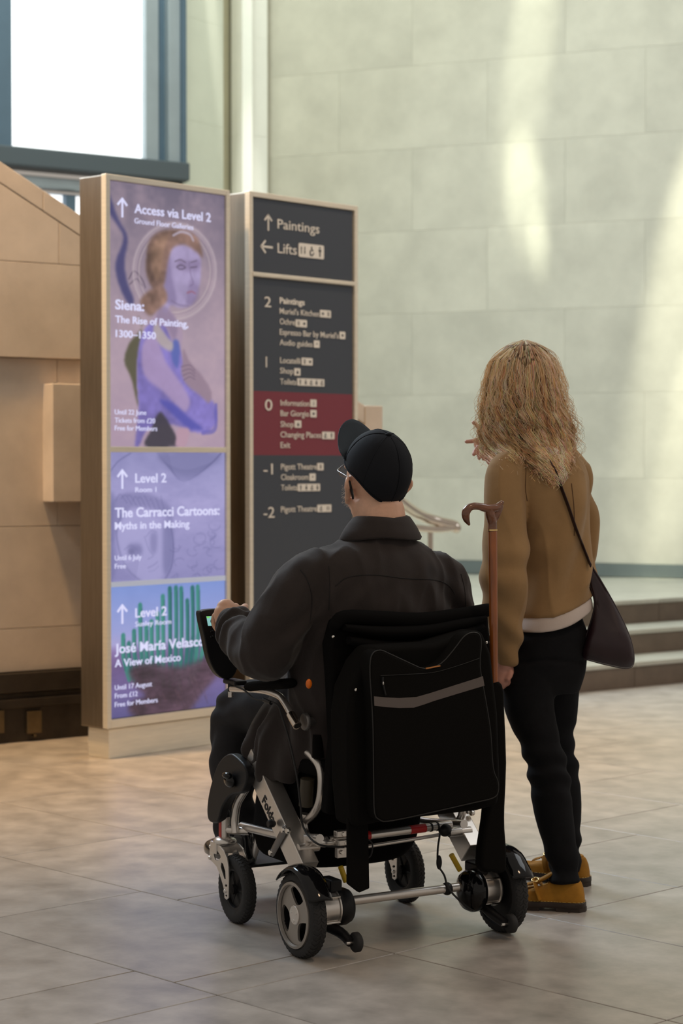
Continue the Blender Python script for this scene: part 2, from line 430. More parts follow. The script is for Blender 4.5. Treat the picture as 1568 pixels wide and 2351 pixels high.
face(A1, B0, 0, 6.4, shade_olive, 'reveal', wr, .08); face(B1, C0, 0, 6.4, lit_cream, 'reveal', wr, .08); face(C1, D0, 0, 6.4, shade_olive, 'reveal', wr, .08)
dD = (D1-D0); LD = dD.length; dD.normalize()
zsk = .55; r_ = 0; zc = zsk
face(D0+Vector((-.0, .006, 0)), D1+Vector((0, .006, 0)), 0, 6.6, M['wallstone'], 'core', wr, .3)
while zc < 6.3:
    x = -(r_ % 2)*.62; z1 = zc+.64
    while x < LD:
        a, b = max(0, x), min(LD, x+1.24)
        if b-a > .05: face(D0+dD*(a+.0005), D0+dD*(b-.0005), zc+.0005, z1-.0005, M['wallstone'], 'stone_panel', wr, .1)
        x += 1.24
    zc = z1; r_ += 1
bs_ = tag(face(D0+dD*0+Vector((0, -.03, 0)), D1+Vector((0, -.03, 0)), .45, .547, M['skirt'], 'baseboard_right', None, .06), kind='structure')

# ------------------------------------------------------------------ broad steps up to the landing on the right
ST = Frame(*onfloor(1340, 1590).xy, 38)
st = tag(empty('stairs', ST.o, 38), 'broad stone steps with brown risers and pale treads beyond the woman', 'stairs')
RH, TD, L1 = .148, .34, 3.2; L0 = ST.px(872, 1640, y=0).x+.06
for i in range(3):
    y0 = i*TD
    n = 5
    for j in range(n):
        a = L0+(L1-L0)*j/n+.002; b = L0+(L1-L0)*(j+1)/n-.002
        obj('riser_stone', box(a, b, y0+.008, y0+.06, i*RH+.001, (i+1)*RH-.028), M['riser'], st)
        obj('tread_stone', box(a, b, y0, y0+TD+.05 if i < 2 else y0+.5, (i+1)*RH-.027, (i+1)*RH), M['tread'], st, bevel=.004)
# landing fills from the top step to the wall
pts = [ST.w((L0, 2*TD+.5, 0)), ST.w((L1, 2*TD+.5, 0)), D1+Vector((0, .1, 0)), D0+Vector((0, .1, 0))]
land = tag(obj('floor', prism([(p.x, p.y) for p in pts], (0, 0, RH*3-.1), (1, 0, 0), (0, 1, 0), (0, 0, .1)), M['tread']), kind='structure')
land.name = 'floor_landing'

# ================================================================== information pillars
def srgb(c): return [((v/255)/12.92 if v/255 <= .04045 else ((v/255+.055)/1.055)**2.4) for v in c]
class Paint:
    """flat picture shown on a screen: coloured grid painted in the screen's own plane"""
    def __init__(s, K, u0, u1, z0, z1, res=.0045):
        s.K = K; s.u = np.linspace(u0, u1, int((u1-u0)/res)+1); s.z = np.linspace(z0, z1, int((z1-z0)/res)+1)
        s.U, s.Z = np.meshgrid(s.u, s.z); s.C = np.zeros(s.U.shape+(3,)); s.res = res
        q = np.random.default_rng(3)
        s.N = sum(s.up(q.random((n*2, n)), s.U.shape)*w for n, w in ((5, .5), (12, .3), (34, .2)))-.5
    def up(s, a, sh):
        yi = np.linspace(0, a.shape[0]-1.001, sh[0]); xi = np.linspace(0, a.shape[1]-1.001, sh[1]); y0 = yi.astype(int); x0 = xi.astype(int)
        fy = (yi-y0)[:, None]; fx = (xi-x0)[None]
        return (a[y0][:, x0]*(1-fx)+a[y0][:, x0+1]*fx)*(1-fy)+(a[y0+1][:, x0]*(1-fx)+a[y0+1][:, x0+1]*fx)*fy
    def grad(s, stops):
        t = (s.z[-1]-s.Z)/(s.z[-1]-s.z[0]); xs = [a for a, _ in stops]
        for k in range(3): s.C[..., k] = np.interp(t, xs, [c[k] for _, c in stops])
    def blur(s, m, n):
        for _ in range(n):
            m = (np.pad(m, ((1, 1), (0, 0)), 'edge')[:-2]+m+np.pad(m, ((1, 1), (0, 0)), 'edge')[2:])/3
            m = (np.pad(m, ((0, 0), (1, 1)), 'edge')[:, :-2]+m+np.pad(m, ((0, 0), (1, 1)), 'edge')[:, 2:])/3
        return m
    def uv(s, pts): return [((q := s.K.px(*p, y=0)).x, q.z) for p in pts]
    def poly(s, pts, c, b=1, al=1., sm=5, tex=0.):
        P = s.uv(smooth_poly(pts, sm) if sm else pts); m = np.zeros(s.U.shape, bool)
        for i in range(len(P)):
            (x0, y0), (x1, y1) = P[i-1], P[i]
            if y0 == y1: continue
            m ^= ((y0 > s.Z) != (y1 > s.Z)) & (s.U < (x1-x0)*(s.Z-y0)/(y1-y0)+x0)
        s.mix(s.blur(m.astype(float), b), c, al, tex)
    def mix(s, m, c, al, tex=0.):
        cc = np.array(c, float)[None, None]*(1+tex*s.N[..., None]) if tex else np.array(c, float)
        s.C = s.C*(1-m[..., None]*al)+cc*m[..., None]*al
    def line(s, pts, w, c, al=1., k=5, b=0):
        P = s.uv([tuple(q) for q in cr(pts, k)]) if k > 1 else s.uv(pts); d = np.full(s.U.shape, 9.); w = w*.0019
        for (x0, y0), (x1, y1) in zip(P[:-1], P[1:]):
            L = (x1-x0)**2+(y1-y0)**2+1e-12; t = np.clip(((s.U-x0)*(x1-x0)+(s.Z-y0)*(y1-y0))/L, 0, 1)
            d = np.minimum(d, np.hypot(s.U-x0-t*(x1-x0), s.Z-y0-t*(y1-y0)))
        s.mix(np.clip((w/2-d)/s.res+.6, 0, 1), c, al)
    def build(s, name, m, parent, y):
        h, w = s.U.shape; v = np.stack([s.U, np.full_like(s.U, y), s.Z], -1).reshape(-1, 3)
        i = (np.arange(h-1)[:, None]*w+np.arange(w-1)).ravel(); f = np.stack([i, i+1, i+w+1, i+w], 1)
        me = bpy.data.meshes.new(name); me.from_pydata(v.tolist(), [], f.tolist())
        c = np.clip(s.C+s.N[..., None]*9, 0, 255)/255; c = np.where(c <= .04045, c/12.92, ((c+.055)/1.055)**2.4).reshape(-1, 3)
        at_ = me.color_attributes.new('picture', 'FLOAT_COLOR', 'POINT'); at_.data.foreach_set('color', np.concatenate([c, np.ones((len(c), 1))], 1).ravel())
        me.materials.append(m); o = bpy.data.objects.new(name, me); COL.objects.link(o); o.parent = parent; return o
scr = bpy.data.materials.new('lit_screen'); scr.use_nodes = True; nt = scr.node_tree; b_ = nt.nodes['Principled BSDF']
ca = node(nt, 'ShaderNodeVertexColor', layer_name='picture'); nt.links.new(ca.outputs[0], b_.inputs['Emission Color'])
b_.inputs['Emission Strength'].default_value = .92; b_.inputs['Base Color'].default_value = (.01, .01, .012, 1); b_.inputs['Roughness'].default_value = .25
M['screentext'] = mat('lit_screen_lettering', (.1, .1, .1), .3, emis=(.72, .72, 1.0), estr=.92)

def up_mat(x, z, y):
    return Matrix.Translation((x, y, z)) @ Matrix.Rotation(math.pi/2, 4, 'X')
def label(K, s, l, r, base, cap, m, parent, y=-.0035, bold=0., name='lettering'):
    p = K.px(l, base, y=0); q = K.px(r, base, y=0); h = (K.px(l, base-cap, y=0).z-p.z)
    size = h/.729
    o = text(name, s, size, m, parent, Matrix.Identity(4), 1., bold*size)
    me = o.data; n = len(me.vertices); co = np.empty(n*3); me.vertices.foreach_get('co', co); co = co.reshape(-1, 3)
    x0, x1 = co[:, 0].min(), co[:, 0].max(); f = (q.x-p.x)/(x1-x0) if s != '1' else 1.0
    me.transform(Matrix.Translation((-x0, 0, 0))); me.transform(Matrix.Diagonal((f, 1, 1, 1))); me.transform(up_mat(p.x, p.z, y)); return o
def arrow(K, cx, y0, y1, m, parent, left=False, yy=-.0035):
    a = K.px(cx, y0, y=0); b = K.px(cx, y1, y=0); L = a.z-b.z; t = L*.062; w = L*.33
    if left: p = K.px(cx, y0, y=0); L = y1; t = L*.065; w = L*.36; c = (p.x, p.z)
    def seg(x0, z0, x1, z1):
        d = Vector((x1-x0, z1-z0)).normalized(); n = Vector((-d.y, d.x))*t; d = d*t*.6
        return prism([(x0-d.x+n.x, z0-d.y+n.y), (x0-d.x-n.x, z0-d.y-n.y), (x1+d.x-n.x, z1+d.y-n.y), (x1+d.x+n.x, z1+d.y+n.y)], (0, yy, 0), (1, 0, 0), (0, 0, 1), (0, .002, 0))
    if not left: g = [seg(a.x, b.z, a.x, a.z), seg(a.x-w, a.z-w, a.x, a.z), seg(a.x+w, a.z-w, a.x, a.z)]
    else: x, z = c; g = [seg(x, z, x+L, z), seg(x+w, z+w, x, z), seg(x+w, z-w, x, z)]
    return obj('arrow', g, m, parent)

def pillar(K, name, w, d, ztop_, zbot, label_, m1, m2):
    t = tag(empty(name, K.o, math.degrees(K.a)), label_, 'sign')
    fr = .024; W_ = w
    obj('housing', box(.002, W_-.002, .03, d, zbot, ztop_-.003), m2, t, bevel=.004)
    obj('frame_post', box(0, fr, 0, .032, zbot, ztop_), m1, t, bevel=.002)
    obj('frame_post', box(W_-fr, W_, 0, .032, zbot, ztop_), m1, t, bevel=.002)
    obj('frame_rail', box(fr, W_-fr, 0, .032, ztop_-fr, ztop_), m1, t, bevel=.002)
    obj('frame_rail', box(fr, W_-fr, 0, .032, zbot, zbot+fr*1.6), m1, t, bevel=.002)
    obj('plinth', box(.018, W_-.03, .012, d-.03, 0, zbot-.004), m1, t, bevel=.003)
    obj('backing', box(fr, W_-fr, .024, .032, zbot+fr*1.6, ztop_-fr), M['gap'], t)
    return t
c1 = onfloor(250, 1743)
K1 = Frame(c1.x, c1.y, 48); K1.o = K1.o-K1.r*.018-K1.f*.012; K1 = Frame(K1.o.x, K1.o.y, 48)
w1 = K1.px(529, 1000, y=0).x; z1t = K1.px(243, 398, y=0).z; z1b = K1.px(240, 1675, y=0).z
print('kiosk', w1, z1t, z1b, K1.o)
k1 = pillar(K1, 'screen_pillar', w1, .18, z1t, z1b, 'tall steel pillar with lit exhibition screens on the left', M['steel'], M['steelside'])
u0, u1 = .026, w1-.026
zt = z1t-.026; zm1 = K1.px(252, 1025, y=0).z; zm0 = K1.px(252, 1038, y=0).z; zb = z1b+.042
obj('frame_rail', box(.02, w1-.02, .002, .03, zm0, zm1), M['steel'], k1, bevel=.002)
# --- top picture: a generic figure with a halo
P = Paint(K1, u0, u1, zm1, zt)
P.grad([(0, (112, 104, 124)), (.3, (150, 134, 150)), (.6, (172, 152, 168)), (1, (176, 152, 172))])
P.mix(np.clip(P.N*2.2+.3, 0, 1), (196, 168, 176), .35)
P.poly([(252, 440), (275, 500), (297, 545), (290, 600), (296, 645), (312, 690), (300, 700), (276, 650), (270, 600), (288, 545), (262, 500), (250, 480)], (62, 62, 112), 3, .85)
P.line([(300, 640), (312, 622), (330, 640), (338, 660)], 3, (70, 60, 80), .6); P.line([(302, 652), (318, 640), (330, 655)], 3, (70, 60, 80), .5)
cx, cy = 405, 622
for r_, w_, c_, a_ in ((100, 14, (196, 178, 186), .35), (88, 3, (206, 190, 190), .5), (102, 2, (206, 192, 196), .5)):
    P.line([(cx+r_*.93*math.cos(a), cy+r_*1.08*math.sin(a)) for a in np.linspace(0, 6.283, 40)], w_, c_, a_, 1)
P.poly([(318, 720), (330, 750), (300, 790), (290, 830), (306, 870), (322, 935), (318, 850), (330, 760)], (92, 88, 70), 2)
robe = [(330, 770), (345, 745), (380, 735), (410, 770), (425, 830), (440, 880), (470, 900), (498, 930), (500, 970), (480, 992), (440, 990), (400, 975), (345, 985), (325, 1020), (314, 1024), (322, 940), (318, 860), (322, 800)]
P.poly(robe, (128, 116, 188), 2, 1, 5, .5)
P.poly([(332, 790), (360, 770), (385, 830), (420, 880), (440, 920), (425, 945), (380, 900), (335, 860)], (176, 152, 188), 4, .8)
P.poly([(370, 920), (410, 960), (440, 985), (470, 985), (440, 960), (400, 925)], (84, 84, 172), 3, .9)
P.poly([(372, 945), (400, 985), (412, 1010), (408, 1024), (338, 1024), (352, 985)], (62, 58, 70), 2, .95)
P.poly([(408, 1010), (412, 985), (438, 985), (430, 1024), (408, 1024)], (184, 150, 168), 2)
P.poly([(378, 690), (400, 720), (422, 760), (418, 800), (402, 790), (384, 750), (362, 745), (352, 730)], (170, 148, 172), 2)
P.poly([(402, 780), (398, 820), (412, 845), (416, 790)], (92, 104, 176), 2)
P.poly([(364, 740), (385, 770), (402, 790), (396, 806), (370, 790), (356, 760)], (196, 182, 160), 2, .7)
P.poly([(425, 800), (440, 830), (466, 860), (490, 900), (484, 925), (460, 905), (430, 880), (420, 850), (424, 830)], (150, 128, 146), 2)
for k in range(4): P.line([(420+k*2, 842+k*10), (440, 838+k*9), (452, 850+k*7)], 2, (104, 86, 110), .6)
P.line([(500, 930), (498, 985), (470, 994)], 10, (92, 88, 178), .6)
face_ = [(388, 575), (420, 560), (452, 570), (464, 590), (466, 620), (464, 645), (462, 655), (456, 672), (450, 692), (434, 704), (415, 706), (396, 700), (384, 720), (372, 690), (376, 640), (380, 600)]
P.poly(face_, (160, 146, 184), 2, 1, 5, .3)
P.poly([(384, 600), (394, 590), (400, 640), (410, 690), (400, 700), (384, 690), (378, 650)], (120, 106, 146), 5, .6)
P.poly([(442, 640), (452, 650), (462, 660), (456, 690), (440, 702), (432, 690)], (126, 108, 148), 4, .45)
P.poly([(414, 596), (440, 600), (462, 596), (460, 620), (440, 622), (414, 618)], (118, 100, 136), 5, .5)
P.poly([(372, 700), (392, 712), (412, 742), (404, 780), (384, 745), (362, 740)], (138, 120, 150), 3, .7)
P.poly([(340, 590), (346, 555), (368, 532), (400, 526), (436, 530), (460, 550), (470, 590), (458, 580), (430, 562), (404, 566), (392, 590), (386, 625), (380, 655), (366, 672), (350, 655), (340, 625)], (118, 92, 84), 3, 1, 5, 1.0)
P.poly([(350, 580), (362, 550), (392, 538), (380, 580), (372, 640), (356, 630)], (150, 118, 96), 5, .55, 5, .8)
P.poly([(370, 655), (384, 665), (388, 690), (368, 710), (350, 725), (335, 712), (326, 690), (345, 668)], (128, 100, 90), 3, 1, 5, 1.0)
P.line([(402, 540), (420, 532), (440, 538), (448, 552)], 5, (186, 176, 196), .8)
P.line([(406, 600), (418, 596), (430, 602)], 2.5, (92, 78, 100), .8); P.line([(410, 612), (420, 608), (430, 614), (418, 618), (410, 613)], 2.5, (82, 70, 92), .8)
P.line([(442, 602), (456, 598)], 2.5, (92, 78, 100), .7); P.line([(442, 614), (456, 612)], 3, (86, 72, 96), .7)
P.line([(438, 600), (442, 630), (448, 650), (440, 656)], 2, (120, 104, 140), .8)
P.line([(434, 672), (444, 669), (452, 673)], 4, (150, 96, 120), .8); P.line([(398, 690), (416, 700), (436, 702)], 4, (120, 104, 136), .5)
picA = P.build('upper_screen', scr, k1, .012)
# --- middle picture: pencil drawing, generic head and curls
zq1 = K1.px(252, 1337, y=0).z; zq0 = K1.px(252, 1349, y=0).z
P = Paint(K1, u0, u1, zq1, zm0)
P.grad([(0, (150, 148, 196)), (.4, (172, 166, 214)), (1, (146, 142, 192))])
P.mix(np.clip(P.N*2.5+.2, 0, 1), (122, 120, 170), .4)
dk = (92, 92, 140)
for k in range(7): P.line([(365+k*4, 1040), (385+k*3, 1064+k*4), (430, 1080+k*4), (490-k*3, 1062+k*3), (512, 1040)], 2.2, dk, .35)
P.line([(252, 1090), (275, 1060), (305, 1040)], 3, dk, .5)
P.line([(285, 1180), (272, 1220), (280, 1270), (300, 1310), (330, 1336)], 4, dk, .5)
P.line([(395, 1200), (402, 1250), (398, 1300), (380, 1336)], 4, dk, .5)
P.poly([(262, 1150), (300, 1130), (350, 1135), (392, 1160), (400, 1200), (380, 1180), (340, 1165), (300, 1170), (276, 1210), (262, 1250), (255, 1200)], (112, 110, 158), 4, .5)
for k in range(9): P.line([(270+k*13, 1150-(k % 3)*6), (280+k*12, 1135+k*2), (296+k*11, 1155+k*3)], 2, dk, .35)
P.line([(290, 1262), (304, 1252), (318, 1262)], 3, dk, .7); P.poly([(298, 1266), (308, 1260), (314, 1268), (305, 1273)], (70, 70, 110), 1, .8)
P.line([(336, 1232), (346, 1262), (356, 1276), (344, 1284)], 3, dk, .6); P.line([(344, 1304), (356, 1298), (366, 1290)], 3, dk, .7); P.line([(346, 1312), (358, 1310), (368, 1300)], 3, dk, .4)
P.line([(340, 1232), (352, 1218), (364, 1222)], 3, dk, .6)
P.poly([(275, 1215), (300, 1180), (340, 1180), (385, 1215), (396, 1262), (388, 1315), (352, 1337), (315, 1325), (285, 1290)], (176, 172, 218), 9, .6)
P.poly([(380, 1200), (400, 1210), (402, 1280), (388, 1320), (378, 1300)], (104, 104, 152), 7, .55)
P.poly([(300, 1252), (325, 1250), (330, 1272), (300, 1276)], (108, 106, 154), 6, .6)
P.poly([(350, 1225), (366, 1228), (362, 1270), (350, 1262)], (116, 114, 162), 5, .5)
P.poly([(252, 1150), (268, 1140), (262, 1220), (270, 1300), (252, 1336)], (110, 110, 158), 8, .6)
P.poly([(370, 1042), (510, 1042), (480, 1075), (430, 1092), (390, 1075)], (112, 112, 158), 8, .55)
q = np.random.default_rng(5)
for k in range(26):
    x, y = 405+q.random()*105, 1205+q.random()*125; r = 6+q.random()*10; a0 = q.random()*6
    P.line([(x+r*math.cos(a0+t), y+r*.8*math.sin(a0+t)) for t in (0, .9, 1.8, 2.7, 3.4)], 1.8, dk, .32, 3)
for k in range(14):
    x = 262+k*4; P.line([(x, 1330), (x+8, 1300-k)], 1.5, dk, .3, 1)
P.build('middle_screen', scr, k1, .012)
obj('screen_gap', box(u0, u1, .008, .02, zq0, zq1), mat('pale_gap', (.3, .33, .36), .4, emis=(.30, .32, .42), estr=.8), k1)
# --- lower picture: cactus clump
P = Paint(K1, u0, u1, zb, zq0)
P.grad([(0, (128, 150, 214)), (.35, (158, 164, 218)), (.44, (172, 166, 214)), (.5, (140, 118, 172)), (.62, (112, 92, 140)), (.8, (118, 104, 158)), (1, (92, 88, 140))])
P.mix(np.clip(P.N*3, 0, 1)*(P.Z < np.quantile(P.z, .5)), (84, 70, 112), .5)
q = np.random.default_rng(9)
cols = [(287, 1460, 1560), (300, 1478, 1560), (312, 1450, 1555), (326, 1390, 1560), (340, 1440, 1570), (352, 1428, 1575), (366, 1410, 1560), (378, 1370, 1570), (394, 1352, 1575), (408, 1350, 1560), (420, 1352, 1580), (434, 1380, 1560), (446, 1350, 1570), (458, 1348, 1560), (470, 1430, 1540)]
for x, a, bb in cols:
    g_ = q.random(); P.line([(x, a), (x+1, (a+bb)/2), (x+(390-x)*.14, bb)], 13, (34+g_*26, 108+g_*34, 104+g_*24), .92, 2)
    P.line([(x-2, a+5), (x-1, (a+bb)/2)], 2, (70, 158, 136), .6, 2); P.line([(x+4, a+8), (x+4, bb-20)], 2, (22, 70, 78), .6, 2)
P.poly([(300, 1540), (340, 1522), (420, 1530), (500, 1505), (505, 1545), (470, 1590), (440, 1630), (400, 1648), (345, 1650), (300, 1636), (310, 1610), (340, 1600), (316, 1575)], (78, 58, 72), 9, .95, 5, 1.2)
for k in range(40):
    x, y = 300+q.random()*190, 1520+q.random()*110; P.line([(x, y), (x+8, y+18)], 2, (50, 40, 52) if k % 2 else (108, 76, 84), .35, 1)
P.build('lower_screen', scr, k1, .012)
T1 = [("Access via Level 2", 312, 487, 488, 22, .012), ("Ground Floor Galleries", 312, 447, 512, 13, 0), ("Siena:", 268, 334, 709, 23, .02), ("The Rise of Painting,", 268, 435, 740, 17, .015),
      ("1300–1350", 269, 361, 773, 17, .015), ("Until 22 June", 267, 339, 951, 12, 0), ("Tickets from £20", 267, 359, 970, 12, 0), ("Free for Members", 267, 364, 988, 12, 0),
      ("Level 2", 314, 385, 1108, 22, .012), ("Room 1", 314, 362, 1130, 12, 0), ("The Carracci Cartoons:", 267, 507, 1188, 23, .018), ("Myths in the Making", 267, 438, 1216, 18, .012),
      ("Until 6 July", 267, 328, 1287, 12, 0), ("Free", 267, 292, 1306, 12, 0), ("Level 2", 314, 386, 1418, 22, .012), ("Sunley Room", 314, 396, 1439, 12, 0),
      ("José María Velasco", 267, 472, 1501, 23, .018), ("A View of Mexico", 267, 418, 1532, 18, .012), ("Until 17 August", 267, 352, 1585, 12, 0), ("From £12", 267, 319, 1604, 12, 0), ("Free for Members", 267, 365, 1624, 12, 0)]
for s, l, r, b, c, bo in T1: label(K1, s, l, r, b, c, M['screentext'], k1, y=.009, bold=bo+.001)
for a, b in ((456, 497), (1080, 1121), (1390, 1431)): arrow(K1, 284, a, b, M['screentext'], k1, yy=.008)

# ------------------------------------------------------------------ directory
Yd = 9.6
d0 = at(573, 440, Yd); K2 = Frame(d0.x, d0.y, 48.5)
w2 = K2.px(822, 800, y=0).x; z2t = K2.px(573, 438, y=0).z
print('dir', w2, z2t)
k2 = pillar(K2, 'directory_pillar', w2, .18, z2t, z1b, 'charcoal floor directory in steel frame with maroon band', M['steel'], M['steelside'])
def d2(px, py): p = K2.px(px, py, y=0); return p.x, p.z
pa, pb = .026, w2-.032
za, zb_ = z2t-.026, d2(583, 624)[1]; zc_, zd = d2(583, 634)[1], d2(583, 897)[1]; ze = d2(583, 1045)[1]
obj('sign_board', box(pa, pb, .010, .024, zb_, za), M['board'], k2)
obj('frame_rail', box(.018, w2-.028, -.006, .02, zc_, zb_), M['steel'], k2, bevel=.004)
obj('sign_board', box(pa, pb, .010, .024, zd, zc_), M['board'], k2)
tag(obj('sign_board', box(pa, pb, .010, .024, ze, zd), M['boardred'], k2), 'maroon board for the current floor')
obj('sign_board', box(pa, pb, .010, .024, z1b+.04, ze), M['board'], k2)
T2 = [("Paintings", 640, 736, 524, 23, .0), ("Lifts", 640, 684, 580, 24, .0), ("2", 610, 625, 704, 25, .0), ("Paintings", 645, 702, 696, 14, .025), ("Muriel's Kitchen", 645, 735, 720, 14, 0), ("Ochre", 645, 680, 744, 14, 0),
      ("Espresso Bar by Muriel's", 645, 780, 768, 14, 0), ("Audio guides", 645, 720, 792, 14, 0), ("1", 613, 623, 843, 26, 0), ("Locatelli", 646, 692, 833, 14, 0), ("Shop", 646, 676, 857, 14, 0), ("Toilets", 646, 683, 882, 14, 0),
      ("0", 611, 628, 942, 27, 0), ("Information", 647, 713, 931, 14, 0), ("Bar Giorgio", 647, 712, 955, 14, 0), ("Shop", 647, 677, 980, 14, 0), ("Changing Places", 647, 740, 1004, 14, 0), ("Exit", 647, 669, 1028, 14, 0),
      ("-1", 608, 629, 1089, 26, 0), ("Pigott Theatre", 648, 730, 1078, 14, 0), ("Cloakroom", 648, 711, 1102, 14, 0), ("Toilets", 648, 685, 1126, 14, 0), ("-2", 608, 633, 1189, 26, 0), ("Pigott Theatre", 648, 730, 1176, 14, 0)]
for s, l, r, b, c, bo in T2: label(K2, s, l, r, b, c, M['letter'], k2, y=.008, bold=bo+.003)
arrow(K2, 619, 494, 528, M['letter'], k2, yy=.008); arrow(K2, 603, 565, .075, M['letter'], k2, left=True, yy=.008)
def glyph(kind, x, z, s):
    y = .0045; A = lambda P_: prism([(x+a*s, z+b*s) for a, b in P_], (0, y, 0), (1, 0, 0), (0, 0, 1), (0, .0015, 0))
    if kind == 'man': return [A([(-.06, -.4), (-.06, .0), (-.14, .0), (-.14, .2), (.14, .2), (.14, 0), (.06, 0), (.06, -.4)]), A([(-.07, .26), (.07, .26), (.07, .4), (-.07, .4)])]
    if kind == 'woman': return [A([(-.2, -.2), (-.08, .2), (.08, .2), (.2, -.2), (.06, -.2), (.06, -.4), (-.06, -.4), (-.06, -.2)]), A([(-.07, .26), (.07, .26), (.07, .4), (-.07, .4)])]
    if kind == 'chair': return [A([(-.05, .35), (.07, .35), (.07, .1), (.22, .1), (.22, 0), (.05, 0), (-.05, .0)]), A([(-.2, .05), (-.12, .05), (-.12, -.25), (.1, -.3), (.25, -.1), (.3, -.2), (.1, -.4), (-.15, -.38), (-.24, -.2)])]
    if kind == 'lift': return [A([(-.2, .3), (-.3, .12), (-.1, .12)]), A([(.2, -.3), (.3, -.12), (.1, -.12)]), A([(-.04-.2, -.3), (.04-.2, -.3), (.04-.2, .12), (-.04-.2, .12)]), A([(.16, -.12), (.24, -.12), (.24, .3), (.16, .3)])]
    if kind == 'cup': return [A([(-.22, .15), (-.16, -.18), (.08, -.18), (.14, .15)]), A([(.14, .1), (.24, .1), (.24, -.05), (.1, -.1)])]
    if kind == 'bag': return [A([(-.18, .08), (-.2, -.28), (.2, -.28), (.18, .08)]), A([(-.08, .1), (-.05, .22), (.05, .22), (.08, .1)])]
    if kind == 'fork': return [A([(-.15, -.35), (-.09, -.35), (-.09, .35), (-.15, .35)]), A([(.1, -.35), (.16, -.35), (.16, .35), (.06, .1)])]
    if kind == 'info': return [A([(-.05, -.3), (.05, -.3), (.05, .08), (-.05, .08)]), A([(-.06, .18), (.06, .18), (.06, .3), (-.06, .3)])]
    return [A([(-.2, -.05), (0, .18), (.2, -.05), (.14, -.05), (0, .1), (-.14, -.05)])]
M['glyph'] = mat('dark_pictogram', (.06, .06, .065), .6)
def icons(l, r, yt, h, kinds):
    p = K2.px(l, yt, y=0); q = K2.px(r, yt, y=0); zb2 = K2.px(l, yt+h, y=0).z; H = p.z-zb2; w = q.x-p.x; n = len(kinds); G = []
    rr = H*.12; P_ = []
    for cxx, czz, a0 in ((q.x-rr, p.z-rr, 0), (p.x+rr, p.z-rr, 90), (p.x+rr, zb2+rr, 180), (q.x-rr, zb2+rr, 270)):
        P_ += [(cxx+rr*math.cos(math.radians(a0+k*30)), czz+rr*math.sin(math.radians(a0+k*30))) for k in range(4)]
    o = obj('pictogram_plate', prism(P_, (0, .0062, 0), (1, 0, 0), (0, 0, 1), (0, .003, 0)), M['letter'], k2)
    for i, k in enumerate(kinds): G += glyph(k, p.x+w*(i+.5)/n, (p.z+zb2)/2, H*.9)
    obj('pictogram', G, M['glyph'], o)
icons(688, 746, 557, 32, ['lift', 'chair', 'man'])
for l, r, y, ks in ((737, 762, 711, ['cup', 'fork']), (681, 707, 733, ['fork', 'cup']), (782, 795, 761, ['cup']), (723, 736, 781, ['cloak']), (695, 720, 821, ['fork', 'cup']), (678, 692, 845, ['bag']),
                    (685, 747, 868, ['man', 'woman', 'chair', 'woman', 'chair']), (715, 729, 917, ['info']), (715, 729, 941, ['cup']), (679, 694, 965, ['bag']), (742, 770, 991, ['chair', 'man']),
                    (731, 745, 1063, ['fork']), (713, 727, 1087, ['cloak']), (686, 737, 1111, ['man', 'woman', 'chair', 'woman']), (731, 763, 1159, ['chair', 'lift'])):
    icons(l, r, y, 17, ks)

# ------------------------------------------------------------------ chrome handrail at the foot of the stairs
def hp(px, py, Y=11.6): return tuple(at(px, py, Y))
hr = tag(empty('handrail', (at(985, 1200, 11.6).x, 11.6, .3)), 'curved chrome handrail beyond the seated man', 'handrail')
hr_w = hr.location
def hl(px, py, Y=11.6): return tuple(at(px, py, Y)-hr_w)
obj('rail', tube([hl(868, 1108, 11.2), hl(905, 1140, 11.3), hl(940, 1168, 11.45), hl(975, 1188, 11.6), hl(1010, 1199, 11.65), hl(1040, 1206, 11.7), hl(1046, 1212, 11.7)], [.033]*7, 14, 5, rnd=True), M['chrome'], hr, smooth=60)
obj('rail', tube([hl(900, 1205, 11.3), hl(950, 1212, 11.5), hl(1000, 1216, 11.6), hl(1046, 1212, 11.7)], [.02]*4, 12, 4, rnd=True), M['chrome'], hr, smooth=60)
pp = hl(988, 1216); zst = RH*max(0, min(3, int(ST.loc(Vector(pp)+hr_w).y/TD)+1))-hr_w.z
obj('post', cyl((pp[0], pp[1], zst), (pp[0], pp[1], pp[2]), .016, 14), M['chrome'], hr, smooth=40)
obj('base_flange', cyl((pp[0], pp[1], zst), (pp[0], pp[1], zst+.012), .045, 20), M['chrome'], hr, smooth=40)

# ================================================================== wheelchair
CF = Frame(.172, 5.536, 29)
wc = tag(empty('wheelchair', CF.o, 29), 'silver and black folding powered wheelchair seen from behind, man sitting in it', 'wheelchair')
M['alu'] = mat('satin_aluminium', (.74, .70, .66), .30, metal=.9, var=.06, vs=9)
M['aludark'] = mat('grey_aluminium', (.20, .19, .185), .4, metal=.8)
M['bolt'] = mat('polished_bolt', (.75, .72, .68), .18, metal=1.)
M['rubber'] = mat('black_rubber', (.018, .018, .019), .75, bump=.15, bs=200, bdist=.001)
M['plastic'] = mat('black_plastic', (.008, .008, .0095), .45, spec=.3)
M['gloss'] = mat('glossy_black_plastic', (.005, .005, .006), .08, spec=.35)
M['wfabric'] = mat('black_seat_fabric', (.0045, .0042, .0042), .92, bump=.3, bs=380, bdist=.001, spec=.08)
M['bagfabric'] = mat('black_bag_fabric', (.0058, .0054, .005), .9, bump=.35, bs=420, bdist=.001, spec=.08)
M['yellow'] = mat('yellow_plastic', (.62, .40, .02), .45)
M['red'] = mat('red_band', (.45, .012, .012), .4)
M['reflective'] = mat('grey_reflective_tape', (.115, .095, .088), .7)
M['rimgrey'] = mat('grey_rim', (.36, .33, .30), .42, metal=.6)
def cp(px, py, **k): p = CF.px(px, py, **k); return (p.x, p.y, p.z)
